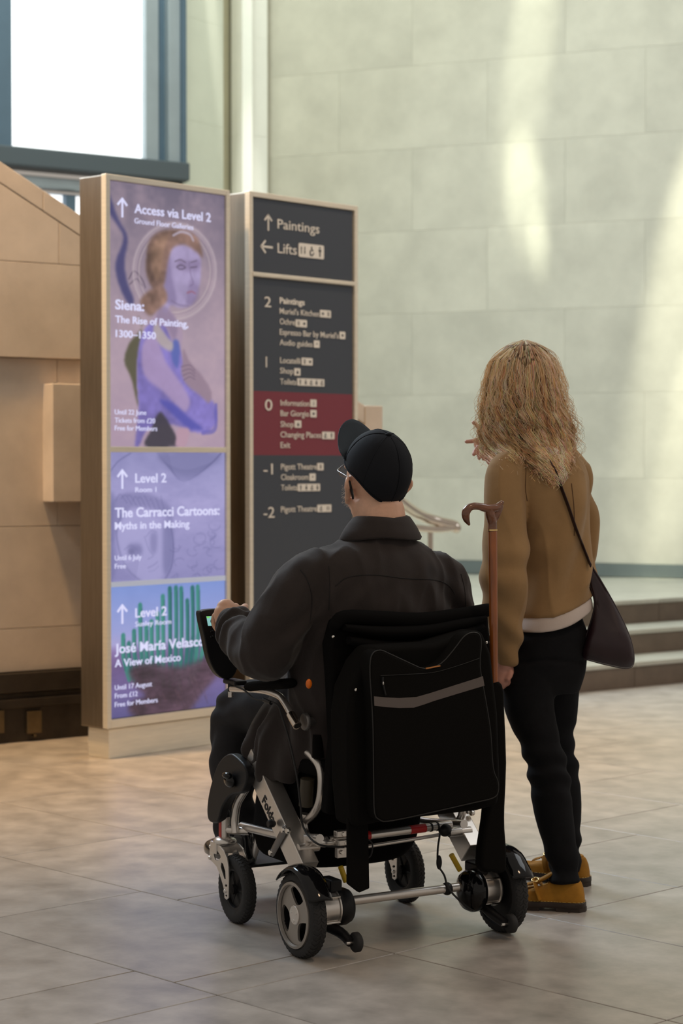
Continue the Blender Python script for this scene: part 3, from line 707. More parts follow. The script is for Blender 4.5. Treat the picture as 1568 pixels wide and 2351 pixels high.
def plate(outer, holes, o, u, w, t):
    """flat plate with holes, extruded by vector t"""
    from mathutils.geometry import tessellate_polygon
    loops = [outer]+holes; o, u, w, t = Vector(o), Vector(u), Vector(w), Vector(t)
    flat_ = [p for L in loops for p in L]; tri = tessellate_polygon([[Vector((a, b, 0)) for a, b in L] for L in loops]); n = len(flat_)
    v = [tuple(o+u*a+w*b) for a, b in flat_]+[tuple(o+u*a+w*b+t) for a, b in flat_]
    f = [tuple(q) for q in tri]+[tuple(i+n for i in q)[::-1] for q in tri]; k = 0
    for L in loops:
        m = len(L); f += [(k+i, k+(i+1) % m, n+k+(i+1) % m, n+k+i) for i in range(m)]; k += m
    return v, f
def circ(r, n=32, cx=0, cy=0, a0=0): return [(cx+r*math.cos(a0+2*math.pi*i/n), cy+r*math.sin(a0+2*math.pi*i/n)) for i in range(n)]
X, Y_, Z = Vector((1, 0, 0)), Vector((0, 1, 0)), Vector((0, 0, 1))
def tyre_geo(c, R, w, rin):
    h = w/2; pr = [(rin, -h*.72), (rin+.006, -h*.86), (R-.022, -h), (R-.010, -h*.94), (R-.003, -h*.72), (R, -h*.35), (R, h*.35), (R-.003, h*.72), (R-.010, h*.94), (R-.022, h), (rin+.006, h*.86), (rin, h*.72)]
    return lathe(pr, c, X, 56, closed=True)
def tread_geo(c, R, w, n=44):
    G = []; h = w*.47
    for i in range(n):
        for s in (-1, 1):
            a = 2*math.pi*(i+(.5 if s > 0 else 0))/n; row = []
            for t, da, r in ((.02, 0, R+.0015), (.45, .07, R+.0015), (.85, .02, R-.003), (1.02, .10, R-.012)):
                for dd in (-.028, .028):
                    aa = a+da+dd; row.append(Vector(c)+X*(s*h*t)+(Y_*math.cos(aa)+Z*math.sin(aa))*r)
            lo = [q-(q-Vector(c)).normalized()*.004 for q in row]; v = row+lo; f = []
            for k in range(3): f += [(2*k, 2*k+1, 2*k+3, 2*k+2), (2*k+8, 2*k+9, 2*k+1, 2*k), (2*k+1, 2*k+9, 2*k+11, 2*k+3), (2*k, 2*k+2, 2*k+10, 2*k+8)]
            v2 = v; G.append(([tuple(q) for q in v2], [(a_ if a_ < 8 else a_, b_2, c_2, d_2) for a_, b_2, c_2, d_2 in [(f_[0], f_[1], f_[2], f_[3]) for f_ in f]]))
    return G
def wheel(kind, c, R, w, rin, side):
    """side -1: outer face looks to -x"""
    c = Vector(c)
    if kind == 'rear_wheel':
        out = []
        for k in range(3):
            a = math.radians(90+120*k+12)
            P_ = []
            for da, r in ((-.55, rin*.80), (-.2, rin*.88), (.25, rin*.87), (.55, rin*.76), (.52, rin*.52), (.22, rin*.36), (-.12, rin*.36), (-.48, rin*.56)):
                P_.append((r*math.cos(a+da), r*math.sin(a+da)))
            out.append(smooth_poly(P_, 4))
        o = c+X*side*(w*.40)
        rim = obj(kind, plate(circ(rin, 48), out, o, Y_, Z, X*(-side*.006)), M['rimgrey'], wc, smooth=40)
        obj('rim_ring', lathe([(rin+.001, 0), (rin+.001, .008), (rin-.006, .010), (rin-.008, .002)], o-X*0, X*side, 56, True), M['rimgrey'], rim, smooth=50)
        obj('hub_cap', lathe([(.0001, .004), (.024, .004), (.0255, .0025), (.0255, 0)], o, X*side, 32), M['alu'], rim, smooth=40)
        for k in range(3):
            a = math.radians(30+120*k); q = o+(Y_*math.cos(a)+Z*math.sin(a))*.015
            obj('bolt', lathe([(.0001, .0055), (.0035, .0055), (.004, .004)], q, X*side, 12), M['bolt'], rim, smooth=40)
        obj('wheel_barrel', lathe([(rin*.99, -w*.36), (rin*.99, w*.36), (rin*.9, w*.3), (rin*.88, -w*.3)], c, X, 40, True), M['plastic'], rim, smooth=50)
        obj('wheel_disc', cyl(c-X*side*.004, c-X*side*.012, rin*.9, 40), M['plastic'], rim)
    else:
        rim = obj(kind, [lathe([(rin+.001, -w*.36), (rin+.001, w*.36), (rin-.006, w*.30), (rin-.009, 0), (rin-.006, -w*.30)], c, X, 44, True), cyl(c-X*w*.46, c+X*w*.46, .014, 20)]+
                  [tube([c+(Y_*math.cos(a)+Z*math.sin(a))*.012, c+(Y_*math.cos(a)+Z*math.sin(a))*(rin-.003)], [.0065, .0048], 8) for a in [2*math.pi*k/6 for k in range(6)]]+[cyl(c-X*.003, c+X*.003, rin*.95, 36)], M['plastic'], wc, smooth=40)
    obj('tyre', tyre_geo(c, R, w, rin), M['rubber'], rim, smooth=50)
    tr = obj('tyre_tread', tread_geo(c, R, w), M['rubber'], rim)
    return rim
RW = {-1: Vector((-.314, .008, .113)), 1: Vector((.312, 0, .113))}
for s_, c in RW.items():
    wheel('rear_wheel', c, .113, .046, .087, s_ if s_ < 0 else 1)
    # mudguard
    v = []; f = []; na, nb = 22, 8
    for i in range(na):
        a = math.radians(26+108*i/(na-1)); lift = .012+.010*math.sin(math.pi*i/(na-1))
        if i < 4: lift += .010*(4-i)/4
        for j in range(nb):
            t = j/(nb-1)*2-1; r = .113+lift-.012*t*t*(1.0)
            v.append(tuple(c+X*t*.036+(-Y_*math.cos(a)+Z*math.sin(a))*r))
    for i in range(na-1):
        for j in range(nb-1): f.append((i*nb+j, i*nb+j+1, (i+1)*nb+j+1, (i+1)*nb+j))
    mg = obj('mudguard', (v, f), M['gloss'], wc, smooth=60); sm_ = mg.modifiers.new('s', 'SOLIDIFY'); sm_.thickness = .0035
    # hub motor: finned drum and black end bell
    kk_ = 1.0 if s_ < 0 else 1.18; i_ = -s_; x0 = c.x+i_*(.042 if s_ < 0 else .022)
    mt = obj('motor', lathe([(.0001, 0), (.044, 0), (.049, .003), (.049, .006), (.045, .008), (.045, .046), (.049, .048), (.049, .052), (.044, .055), (.0001, .055)], (x0, 0, .124), X*i_, 40), M['alu'], wc, smooth=35)
    obj('motor_cover', lathe([(.0001, .055), (.046*kk_, .055), (.050*kk_, .062), (.050*kk_, .080), (.044*kk_, .094), (.026*kk_, .103), (.0001, .105)], (x0, 0, .124), X*i_, 40), M['gloss'] if s_ > 0 else M['plastic'], mt, smooth=50)
    for k in range(4):
        a = math.radians(45+90*k); obj('bolt', cyl((x0+i_*.004, .048*math.cos(a), .124+.048*math.sin(a)), (x0+i_*.052, .048*math.cos(a), .124+.048*math.sin(a)), .0035, 10), M['bolt'], mt)
    # gearbox bracket
    obj('motor_bracket', box(x0+i_*.05-.018, x0+i_*.05+.018, -.02, .05, .165, .20), M['plastic'], wc, bevel=.006)
    # anti-tip arm and small wheel
    ty = -.085 if s_ < 0 else -.10; tx = CF.px(804, 2160, y=ty).x if s_ < 0 else CF.px(1160, 2111, y=ty).x
    ar = obj('anti_tip_arm', tube([(c.x+i_*.055, .02, .085), (tx+.0, -.03, .062), (tx, ty, .046)], [.016, .0145, .0125], 12, 3), M['plastic'], wc, smooth=40)
    obj('anti_tip_wheel', lathe([(.0001, -.010), (.022, -.010), (.0265, -.006), (.0265, .006), (.022, .010), (.0001, .010)], (tx+.018, ty, .045), X, 32), M['rubber'], ar, smooth=50)
    obj('bolt', cyl((tx-.012, ty, .045), (tx+.031, ty, .045), .0042, 10), M['bolt'], ar)
FW = {-1: Vector((-.285, .452, .096)), 1: Vector((.272, .458, .096))}
q6 = lambda x, y: (440+x/6.03, 1800+y/6.03)
fo = [(205, 845), (262, 850), (330, 880), (390, 950), (430, 1050), (450, 1180), (456, 1350), (452, 1600), (426, 1628), (398, 1600), (394, 1500), (370, 1400), (330, 1270), (290, 1170), (240, 1110), (192, 1070), (194, 900)]
fh = [[(265, 940), (300, 950), (340, 1010), (345, 1040), (310, 1082), (265, 1070), (250, 1010)], [(352, 1110), (378, 1130), (408, 1230), (415, 1340), (395, 1340), (370, 1260), (345, 1180)], circ(16, 8, 418, 1430), circ(14, 8, 422, 1568)]
xf = -.317
def toYZ(P_, x): return [((q := CF.px(*q6(*p), x=x)).y, q.z) for p in P_]
FO = toYZ(fo, xf); FH = [toYZ(h, xf) for h in fh]
hubyz = toYZ([(415, 1505)], xf)[0]
dY, dZ = FW[-1].y-hubyz[0], FW[-1].z-hubyz[1]
for s_, c in FW.items():
    wheel('front_wheel', c, .096, .038, .058, s_)
    sh = c.y-FW[-1].y
    for e in (-1, 1):
        x0 = c.x+e*.030
        k_ = FO if s_ < 0 else [(a*.85+.15*hubyz[0], b) for a, b in FO]
        fk = obj('fork_blade', plate([(a+sh+dY*.6, b+dZ*.6) for a, b in FO], [[(a+sh+dY*.6, b+dZ*.6) for a, b in h] for h in FH], (x0, 0, 0), Y_, Z, X*.005), M['alu'], wc, bevel=.001, bseg=1)
        for bx, by in ((215, 890), (205, 1045), (415, 1505)):
            a, b = toYZ([(bx, by)], xf)[0]; obj('bolt', lathe([(.0001, .005), (.0045, .005), (.006, .002), (.006, 0)], (x0+(0 if e < 0 else .005), a+sh+dY*.6, b+dZ*.6), X*e, 12), M['bolt'], fk, smooth=40)
    st_ = Vector(cp(512, 1925, x=-.285)) if s_ < 0 else Vector((c.x, Vector(cp(512, 1925, x=-.285)).y+.006, Vector(cp(512, 1925, x=-.285)).z))
    st_.x = c.x; zt_ = cp(512, 1874, x=-.285)[2]
    sy = st_.y-.012
    obj('fork_crown', [ell((c.x, sy, st_.z-.006), (.034, .036, .016), 24, 10), box(c.x-.034, c.x+.034, sy-.012, sy+.03, st_.z-.04, st_.z-.006)], M['alu'], wc, smooth=50, bevel=.003)
    stem = obj('caster_stem', cyl((c.x, sy, st_.z), (c.x, sy, zt_), .0135, 24), M['alu'], wc, smooth=40)
    obj('stem_cap', lathe([(.0135, 0), (.0165, .001), (.0165, .006), (.0155, .0065), (.0165, .009), (.0155, .014), (.012, .021), (.0001, .023)], (c.x, sy, zt_), Z, 24), M['plastic'], stem, smooth=50)
    obj('red_stripe', box(c.x-.0145, c.x-.0115, sy-.004, sy+.010, st_.z+.008, zt_-.004), M['red'], stem)
    obj('stem_bracket', tube([(c.x, sy, (st_.z+zt_)/2-.004), (c.x-s_*.03, sy-.03, (st_.z+zt_)/2-.006), (c.x-s_*.05, sy-.06, (st_.z+zt_)/2-.004)], [.012]*3, 12, 3), M['alu'], wc, smooth=50)
    # side rails that carry the caster towards the rear
    obj('side_rail', tube([(c.x-s_*.045, sy-.02, .262), (c.x-s_*.048, .25, .275), (c.x-s_*.05, .05, .30)], [.0125]*3, 14, 3), M['alu'], wc, smooth=50)
# diagonal main beams
for s_ in (-1, 1):
    x0 = -.285 if s_ < 0 else .245
    a = CF.px(684, 2002, x=-.287); b = CF.px(566, 1738, x=-.287); a.x = b.x = 0; d = (b-a).normalized(); n_ = Vector((0, -d.z, d.y))
    h = .035
    P_ = [(a+n_*h), (b+n_*h), (b-n_*h), (a-n_*h)]
    bm_ = obj('main_beam', prism([(p.y, p.z) for p in P_], (x0, 0, 0), Y_, Z, X*.05), M['alu'], wc, bevel=.002)
    if s_ < 0:
        mid = a+d*.30; T_ = Matrix.Translation((x0-.0006, .345, .392)) @ Matrix(((0, 0, -1, 0), (-d.y, -n_.y*-1, 0, 0), (-d.z, n_.z, 0, 0), (0, 0, 0, 1)))
        # lettering reads down the beam
        e1 = -d; e2 = Vector((0, -n_.y*-1, n_.z)); e2 = n_; R_ = Matrix((( 0, 0, -1), (e1.y, e2.y, 0), (e1.z, e2.z, 0))).to_4x4()
        text('lettering', 'Folda', .040, M['plastic'], bm_, Matrix.Translation(Vector((x0-.0006, 0, 0))+CF.px(602, 1833, x=-.287)*1.0-X*CF.px(602, 1833, x=-.287).x-n_*.010) @ R_, 1.0, .0006)
    piv = Vector((x0-.004 if s_ < 0 else x0+.046, *cp(655, 1905, x=-.287)[1:]))
    e_ = Vector((piv.x, *cp(627, 1957, x=-.287)[1:]))
    lk = obj('link_plate', [tube([piv, e_], [.014, .012], 16, 1, up=(1, 0, 0), flat=.4, rnd=True)], M['aludark'], wc, smooth=50)
    for p in (piv, e_, piv+Vector((0, -.028, .002))): obj('bolt', lathe([(.0001, .010), (.007, .010), (.0085, .007), (.0085, 0)], p, -X if s_ < 0 else X, 14), M['bolt'], lk, smooth=40)
    obj('lock_knob', lathe([(.0001, .022), (.009, .022), (.012, .016), (.010, .004), (.006, 0)], Vector((piv.x, *cp(633, 1890, x=-.287)[1:])), -X if s_ < 0 else X, 14), M['plastic'], lk, smooth=50)
    rs = Vector(cp(684, 1948, x=-.275)); rs.x = -.275 if s_ < 0 else .275
    obj('frame_stub', cyl(rs, rs-X*s_*.062, .0125, 20), M['alu'], wc, smooth=40)
# black side guard with clip
sg = [(340, 190), (400, 235), (455, 300), (472, 400), (440, 500), (395, 530), (340, 542), (292, 590), (255, 660), (225, 765), (190, 785), (145, 765), (128, 690), (138, 560), (170, 420), (220, 280), (280, 205)]
q2 = lambda x, y: (440+x/3.733, 1680+y/3.733)
P_ = [((q := CF.px(*q2(*p), x=-.312)).y, q.z) for p in sg]
gd = obj('side_guard', prism(smooth_poly(P_, 4), (-.312, 0, 0), Y_, Z, X*.028), M['plastic'], wc, smooth=40, bevel=.006)
kx = Vector(cp(*q2(325, 420), x=-.32))
obj('guard_clip', [ell(kx, (.012, .030, .020), 20, 12), ell(kx+Vector((-.008, 0, .016)), (.012, .022, .010), 20, 10)], M['gloss'], gd, smooth=60)
# bent silver tubes
def pxs(L, **k): return [cp(*p, **k) for p in L]
obj('back_tube', tube(pxs([(700, 1722), (716, 1736), (733, 1760), (738, 1795), (733, 1840), (720, 1868), (703, 1884)], x=-.215), [.0108]*7, 16, 4), M['alu'], wc, smooth=60)
A_ = pxs([(700, 1868), (698, 1895), (706, 1920)], x=-.215); B_ = pxs([(735, 1935), (775, 1932)], y=.06)
obj('seat_tube', tube(A_+B_, [.0115]*5, 16, 4), M['alu'], wc, smooth=60)
obj('tube_sleeve', cyl(cp(702, 1850, x=-.225), cp(706, 1788, x=-.225), .0195, 18), mat('dark_olive_sleeve', (.045, .035, .02), .5), wc, smooth=40)
obj('back_tube', tube(pxs([(1062, 1800), (1062, 1853), (1056, 1880), (1032, 1898)], x=.235), [.0108]*4, 16, 4), M['alu'], wc, smooth=60)
# rear cross tubes with red bands
ra, rb = Vector(cp(745, 1931, y=.06)), Vector(cp(1035, 1893, y=.06))
ct = obj('cross_tube', cyl(ra, rb, .0115, 18), M['alu'], wc, smooth=40)
for a, b in ((831, 846), (938, 974)):
    f0, f1 = (a-745)/290, (b-745)/290; obj('red_band', cyl(ra.lerp(rb, f0), ra.lerp(rb, f1), .0122, 18), M['red'], ct, smooth=40)
for a in (750, 985, 1000): f0 = (a-745)/290; obj('cable_tie', cyl(ra.lerp(rb, f0), ra.lerp(rb, f0+.012), .013, 16), M['plastic'], ct)
obj('cross_rod', cyl(cp(790, 1952, y=.05), cp(1008, 1917, y=.05), .0052, 12), M['alu'], wc, smooth=40)
obj('frame_clamp', ell(cp(1022, 1906, y=.05), (.020, .016, .018), 16, 10), M['plastic'], wc, smooth=50)
obj('frame_stub', cyl(cp(1030, 1912, y=.05), cp(1057, 1908, y=.05), .0125, 18), M['alu'], wc, smooth=40)
obj('axle_bar', cyl((-.17, 0, .135), (.17, 0, .138), .0125, 20), M['alu'], wc, smooth=40)
obj('axle_joint', ell((.135, 0, .137), (.016, .018, .018), 16, 10), M['plastic'], wc, smooth=50)
lb = cp(785, 1925, y=.04)
lt = obj('latch_block', [box(lb[0]-.02, lb[0]+.02, lb[1]-.008, lb[1]+.012, lb[2]+.005, lb[2]+.022), box(lb[0]-.016, lb[0]+.02, lb[1]-.010, lb[1]+.012, lb[2]-.018, lb[2]-.003), box(lb[0]-.016, lb[0]+.016, lb[1]-.004, lb[1]+.012, lb[2]-.052, lb[2]-.024)], M['alu'], wc, bevel=.002)
for dx, dz in ((.0, .013), (.008, -.012), (-.004, -.036)): obj('bolt', lathe([(.0001, .004), (.005, .004), (.006, 0)], (lb[0]+dx, lb[1]-.008, lb[2]+dz), -Y_, 12), M['bolt'], lt, smooth=40)
for p, q in (((782, 1990), (794, 2024)), ((1036, 1962), (1056, 1998))):
    sp = obj('spring_rod', cyl(cp(*p, y=.03), cp(*q, y=.03), .0075, 14), M['yellow'], wc, smooth=40)
obj('label_tube', cyl(cp(735, 1818, y=.12), cp(830, 1806, y=.12), .0085, 14), M['alu'], wc, smooth=40)
lp = cp(757, 1811, y=.105); obj('warning_label', box(lp[0]-.022, lp[0]+.022, lp[1]-.002, lp[1], lp[2]-.010, lp[2]+.012), M['yellow'], wc, bevel=.003)
# seat, under-seat pouch, back
obj('seat', [rings([(0, .27, .455, .20, .20, 6), (0, .27, .462, .225, .225, 6), (0, .27, .49, .23, .23, 6), (0, .27, .505, .215, .215, 5), (0, .27, .51, .15, .15, 4)], 48, 2)], M['wfabric'], wc, smooth=60)
obj('under_seat_pouch', rings([(-.04, .34, .182, .12, .12, 3), (-.04, .34, .195, .18, .17, 3.5), (-.03, .34, .24, .205, .185, 4), (-.02, .34, .33, .205, .185, 5), (-.01, .33, .46, .2, .18, 5)], 44, 3), M['wfabric'], wc, smooth=60)
bp = [(772, 1420), (950, 1415), (1122, 1400), (1132, 1500), (1132, 1700), (1122, 1846), (940, 1862), (752, 1872), (768, 1700), (762, 1560), (756, 1480)]
back = obj('backrest', prism([((q := CF.px(*p, y=-.02)).x, q.z) for p in bp], (0, -.02, 0), X, Z, Y_*.05), M['wfabric'], wc, smooth=40, bevel=.014, bseg=3)
bb = pxs([(768, 1436), (790, 1418), (870, 1420), (960, 1424), (1050, 1414), (1112, 1402), (1126, 1398)], y=-.03)
obj('top_roll', tube(bb, [.016, .020, .021, .021, .021, .019, .016], 16, 4, rnd=True), M['wfabric'], back, smooth=60)
for L, r in ((((790, 1440), (880, 1452), (980, 1448), (1060, 1432), (1115, 1418)), .024), (((800, 1470), (900, 1490), (980, 1484), (1050, 1458), (1110, 1440)), .03)):
    obj('fabric_fold', tube(pxs(L, y=-.045), [r*.5, r, r, r*.9, r*.4], 16, 4, flat=.7), M['wfabric'], back, smooth=60)
for p in ((765, 1462), (1117, 1475)):
    obj('bright_stud', ell(cp(*p, y=-.06), (.0045, .003, .004), 12, 8), M['bolt'], back, smooth=60)  # left bead stands in for a small white highlight
obj('foam_fin', prism([((q := CF.px(*p, y=.06)).x, q.z) for p in ((768, 1500), (790, 1500), (810, 1860), (774, 1862))], (0, .06, 0), X, Z, Y_*.05), M['wfabric'], wc, bevel=.01)
# footplate
fp = obj('footplate', box(-.19, .17, .60, .80, .118, .128), M['plastic'], wc, bevel=.004)
for x in (-.15, .13): obj('footplate_strut', tube([(x, .47, .30), (x, .56, .24), (x, .63, .13)], [.0115]*3, 12, 3), M['alu'], fp, smooth=50)
# front curved tubes
for s_ in (-1, 1):
    obj('front_tube', tube([((p_ := cp(*w_, x=-.268))[0]*-s_, p_[1], p_[2]) for w_ in ((541, 1912), (539, 1880), (545, 1845), (562, 1815), (575, 1795))], [.0115]*5, 14, 4), M['alu'], wc, smooth=60)
# left armrest: tubes, clamp, joystick controller
q1 = lambda x, y: (440+x/3.564, 1360+y/3.564)
ax_ = -.275
arm = obj('armrest', tube([cp(*q1(330, 790), x=ax_), cp(*q1(560, 800), x=ax_), cp(*q1(700, 840), x=ax_), cp(*q1(760, 900), x=ax_), cp(*q1(860, 1085), x=ax_)], [.0098]*5, 16, 4), M['alu'], wc, smooth=60)
pad_a = cp(*q1(500, 770), x=ax_); pad_b = cp(*q1(790, 745), x=ax_)
obj('arm_pad', tube([pad_a, (pad_b[0], pad_b[1], pad_b[2])], [.026, .026], 20, 1, flat=.55, rnd=True), M['wfabric'], arm, smooth=60)
pe = Vector(cp(*q1(860, 1085), x=ax_)); dr = (pe-Vector(cp(*q1(770, 930), x=ax_))).normalized()
obj('tube_socket', [lathe([(.0105, -.045), (.0125, -.043), (.0125, .004), (.0095, .004), (.0095, -.01)], pe, dr, 24)], M['chrome'], arm, smooth=40)
obj('tube_bore', cyl(pe-dr*.002, pe+dr*.0015, .0098, 20), M['gap'], arm)
jc = Vector(cp(*q1(915, 1060), x=ax_+.02))
obj('arm_hinge', [lathe([(.0001, 0), (.022, 0), (.024, .003), (.024, .010), (.0001, .012)], jc, X, 28), cyl(jc+X*.010, jc+X*.050, .0125, 20)], M['aludark'], arm, smooth=40)
obj('bolt', lathe([(.0001, .004), (.0055, .004), (.007, 0)], jc+X*.045+Vector((0, -.013, .006)), -Y_, 14), M['bolt'], arm, smooth=40)
obj('arm_post', tube([jc+X*.045, jc+X*.045-Z*.038], [.0115]*2, 16), M['alu'], arm, smooth=40)
obj('arm_post_cover', cyl(jc+X*.045-Z*.036, jc+X*.045-Z*.10, .016, 16), M['wfabric'], arm, smooth=40)
obj('mount_bar', box(ax_-.006, ax_+.034, cp(*q1(330, 740), x=ax_)[1]-.03, cp(*q1(330, 740), x=ax_)[1]+.05, cp(*q1(330, 740), x=ax_)[2]-.006, cp(*q1(330, 740), x=ax_)[2]+.008), M['plastic'], arm, bevel=.004)
pst = Vector(cp(530, 1578, x=ax_)); obj('mount_post', cyl(pst+Z*.01, pst-Z*.012, .009, 16), M['plastic'], arm, smooth=40)
obj('mount_post', cyl(pst-Z*.012, pst-Z*.028, .0085, 16), M['alu'], arm, smooth=40)
# controller: tapered panel facing back towards the rider
jy = .53
co = [(459, 1412), (466, 1402), (500, 1398), (540, 1402), (552, 1412), (552, 1500), (540, 1548), (520, 1560), (497, 1546), (480, 1512), (470, 1465)]
ct_ = obj('joystick_box', prism(smooth_poly([((q := CF.px(*p, y=jy)).x, q.z) for p in co], 3), (0, jy, 0), X, Z, Vector((0, .03, .0))), M['plastic'], wc, smooth=40, bevel=.006)
def jp(px, py): p = CF.px(px, py, y=jy-.001); return (p.x, p.z)
P_ = [jp(474, 1415), jp(502, 1414), jp(504, 1436), jp(478, 1437)]
obj('display', prism(P_, (0, jy-.001, 0), X, Z, Y_*.003), mat('lit_display', (.02, .05, .06), .3, emis=(.30, .62, .60), estr=.8), ct_)
P_ = [jp(474, 1415), jp(481, 1415), jp(481, 1419), jp(475, 1419)]; obj('display_icon', prism(P_, (0, jy-.002, 0), X, Z, Y_*.002), mat('green_icon', (.1, .5, .1), .4, emis=(.3, .9, .2), estr=.6), ct_)
a_ = jp(488, 1426); obj('display_dial', [lathe([(.0075, 0), (.0075, .0008), (.0055, .0008), (.0055, 0)], (a_[0], jy-.002, a_[1]), -Y_, 24, True)], M['gap'], ct_)
for yy in (1450, 1462): a_ = jp(486, yy); obj('button', ell((a_[0], jy-.001, a_[1]), (.006, .003, .004), 14, 8), M['gloss'], ct_, smooth=60)
jb = CF.px(528, 1470, y=jy-.02)
# cables
def cable(L, r=.0028, name='cable'): return obj(name, tube(L, [r]*len(L), 8, 5), M['rubber'], wc, smooth=60)
cable([cp(*q1(360, 770), x=-.29), cp(*q1(430, 800), x=-.30), cp(*q1(510, 870), x=-.30), cp(*q1(600, 885), x=-.30), cp(*q1(700, 920), x=-.30), cp(*q1(740, 1020), x=-.29), cp(*q1(800, 1220), x=-.28), cp(*q1(860, 1500), x=-.27), cp(690, 1850, x=-.26), cp(697, 1900, x=-.25), cp(730, 1938, y=.03), cp(790, 1945, y=.02)])
obj('cable_plug', cyl(cp(*q1(590, 880), x=-.302), cp(*q1(650, 905), x=-.302), .006, 12), M['plastic'], wc, smooth=40)
cable([cp(1010, 1915, y=.03), cp(1005, 1950, y=.02), cp(1006, 1985, y=.0), cp(1020, 2010, y=-.01), cp(1030, 2040, y=-.02), cp(1060, 2072, y=-.03), cp(1085, 2090, y=-.03)])
obj('cable_plug', ell(cp(1008, 1980, y=.0), (.008, .008, .020), 14, 10), M['plastic'], wc, smooth=60)
cable([cp(800, 1925, y=.03), cp(850, 1930, y=.03), cp(853, 1960, y=.03), cp(840, 1972, y=.03), cp(825, 1968, y=.03)], .0022)
cable([cp(655, 1600, x=-.2), cp(670, 1690, x=-.2), cp(700, 1740, x=-.19), cp(690, 1790, x=-.2)], .0022)
obj('reflector', ell(cp(709, 1570, y=-.0), (.009, .006, .013), 16, 10), mat('orange_reflector', (.75, .16, .01), .3), wc, smooth=60)

# ================================================================== bag hanging on the backrest
bag = tag(empty('bag', CF.w((.045, -.12, .36)), 29), 'black fabric bag with grey reflective stripe hanging on the wheelchair back', 'bag')
BGo = Vector((.045, -.12, .36))
q4 = lambda x, y: (720+x/3.267, 1340+y/3.267)
def bq(L, yy, f=q4): return [((q := CF.px(*f(*p), y=yy)).x-BGo.x, q.z-BGo.z) for p in L]
idn = lambda x, y: (x, y)
bo_ = bq([(800, 1640), (808, 1580), (835, 1520), (862, 1486), (1000, 1478), (1108, 1446), (1130, 1500), (1146, 1640), (1152, 1800), (1146, 1850), (1100, 1862), (880, 1888), (812, 1902), (802, 1800)], -.15, idn)
body_ = obj('bag_body', prism(bo_, (0, -.15-BGo.y, 0), X, Z, Y_*.105), M['bagfabric'], bag, smooth=40, bevel=.016, bseg=3)
pk = [(428, 700), (430, 580), (452, 520), (505, 500), (570, 525), (700, 585), (840, 640), (960, 600), (1060, 490), (1130, 400), (1190, 368), (1245, 380), (1262, 450), (1252, 620), (1290, 850), (1330, 1100), (1350, 1380), (1385, 1480), (1388, 1560), (1350, 1608), (1200, 1645), (760, 1745), (560, 1783), (500, 1772), (462, 1720), (455, 1500), (450, 1100), (438, 850)]
yk = -.195
pkp = bq(pk, yk); pk_s = smooth_poly(pkp, 3)
pocket = obj('front_pocket', prism(pk_s, (0, yk-BGo.y, 0), X, Z, Y_*.06), M['bagfabric'], bag, smooth=40, bevel=.007, bseg=3)
M['piping'] = mat('dark_piping', (.012, .0115, .011), .6)
obj('piping', tube([(a, yk-BGo.y+.003, b) for a, b in pk_s]+[(pk_s[0][0], yk-BGo.y+.003, pk_s[0][1])], .0017, 8), M['piping'], pocket, smooth=60)
sA = bq([(452, 845), (540, 853), (640, 858), (770, 850), (870, 822), (1070, 758), (1268, 695)], yk); sB = bq([(1280, 765), (1090, 822), (900, 880), (830, 905), (750, 930), (640, 932), (540, 926), (455, 915)], yk)
tag(obj('reflective_stripe', prism(sA+sB, (0, yk-.0012-BGo.y, 0), X, Z, Y_*.004), M['reflective'], pocket), 'grey reflective stripe')
zp = [(a, yk-BGo.y-.0006, b) for a, b in bq([(500, 690), (700, 680), (900, 665), (1080, 615), (1240, 560)], yk)]
obj('zip', tube(zp, [.0016]*5, 8, 4, flat=.5), M['piping'], pocket, smooth=60)
zz_ = bq([(512, 700), (512, 745), (535, 835)], yk); obj('zip_pull', [tube([(a, yk-BGo.y-.004, b) for a, b in zz_], [.003, .003, .002], 8)], M['plastic'], pocket)
obj('zip_bead', ell((zz_[1][0], yk-BGo.y-.007, zz_[1][1]), (.0022, .002, .0045), 10, 8), M['bolt'], pocket, smooth=60)
o1 = bq([(842, 632), (948, 612), (948, 620), (842, 641)], yk); obj('orange_tag', prism(o1, (0, yk-.002-BGo.y, 0), X, Z, Y_*.004), mat('orange_tag', (.45, .17, .04), .6), pocket)
b1 = bq([(322, 797)], -.16)[0]; obj('bright_stud', ell((b1[0], -.157-BGo.y, b1[1]), (.0042, .003, .0042), 12, 8), M['bolt'], body_, smooth=60)
# hanging straps
sL = bq([(800, 1880), (846, 1885), (849, 2040), (826, 2050), (800, 2030)], -.13, idn)
obj('strap', prism(sL, (0, -.13-BGo.y, 0), X, Z, Y_*.014), M['bagfabric'], bag, bevel=.003)
sR = bq([(1119, 1574), (1146, 1568), (1151, 1620), (1156, 1750), (1152, 1850), (1152, 1900), (1156, 1996), (1125, 2000), (1096, 1990), (1106, 1900), (1112, 1850), (1118, 1700)], -.10, idn)
hol = obj('cane_sleeve', prism(smooth_poly(sR, 2), (0, -.12-BGo.y, 0), X, Z, Y_*.04), M['bagfabric'], bag, smooth=40, bevel=.012, bseg=3)

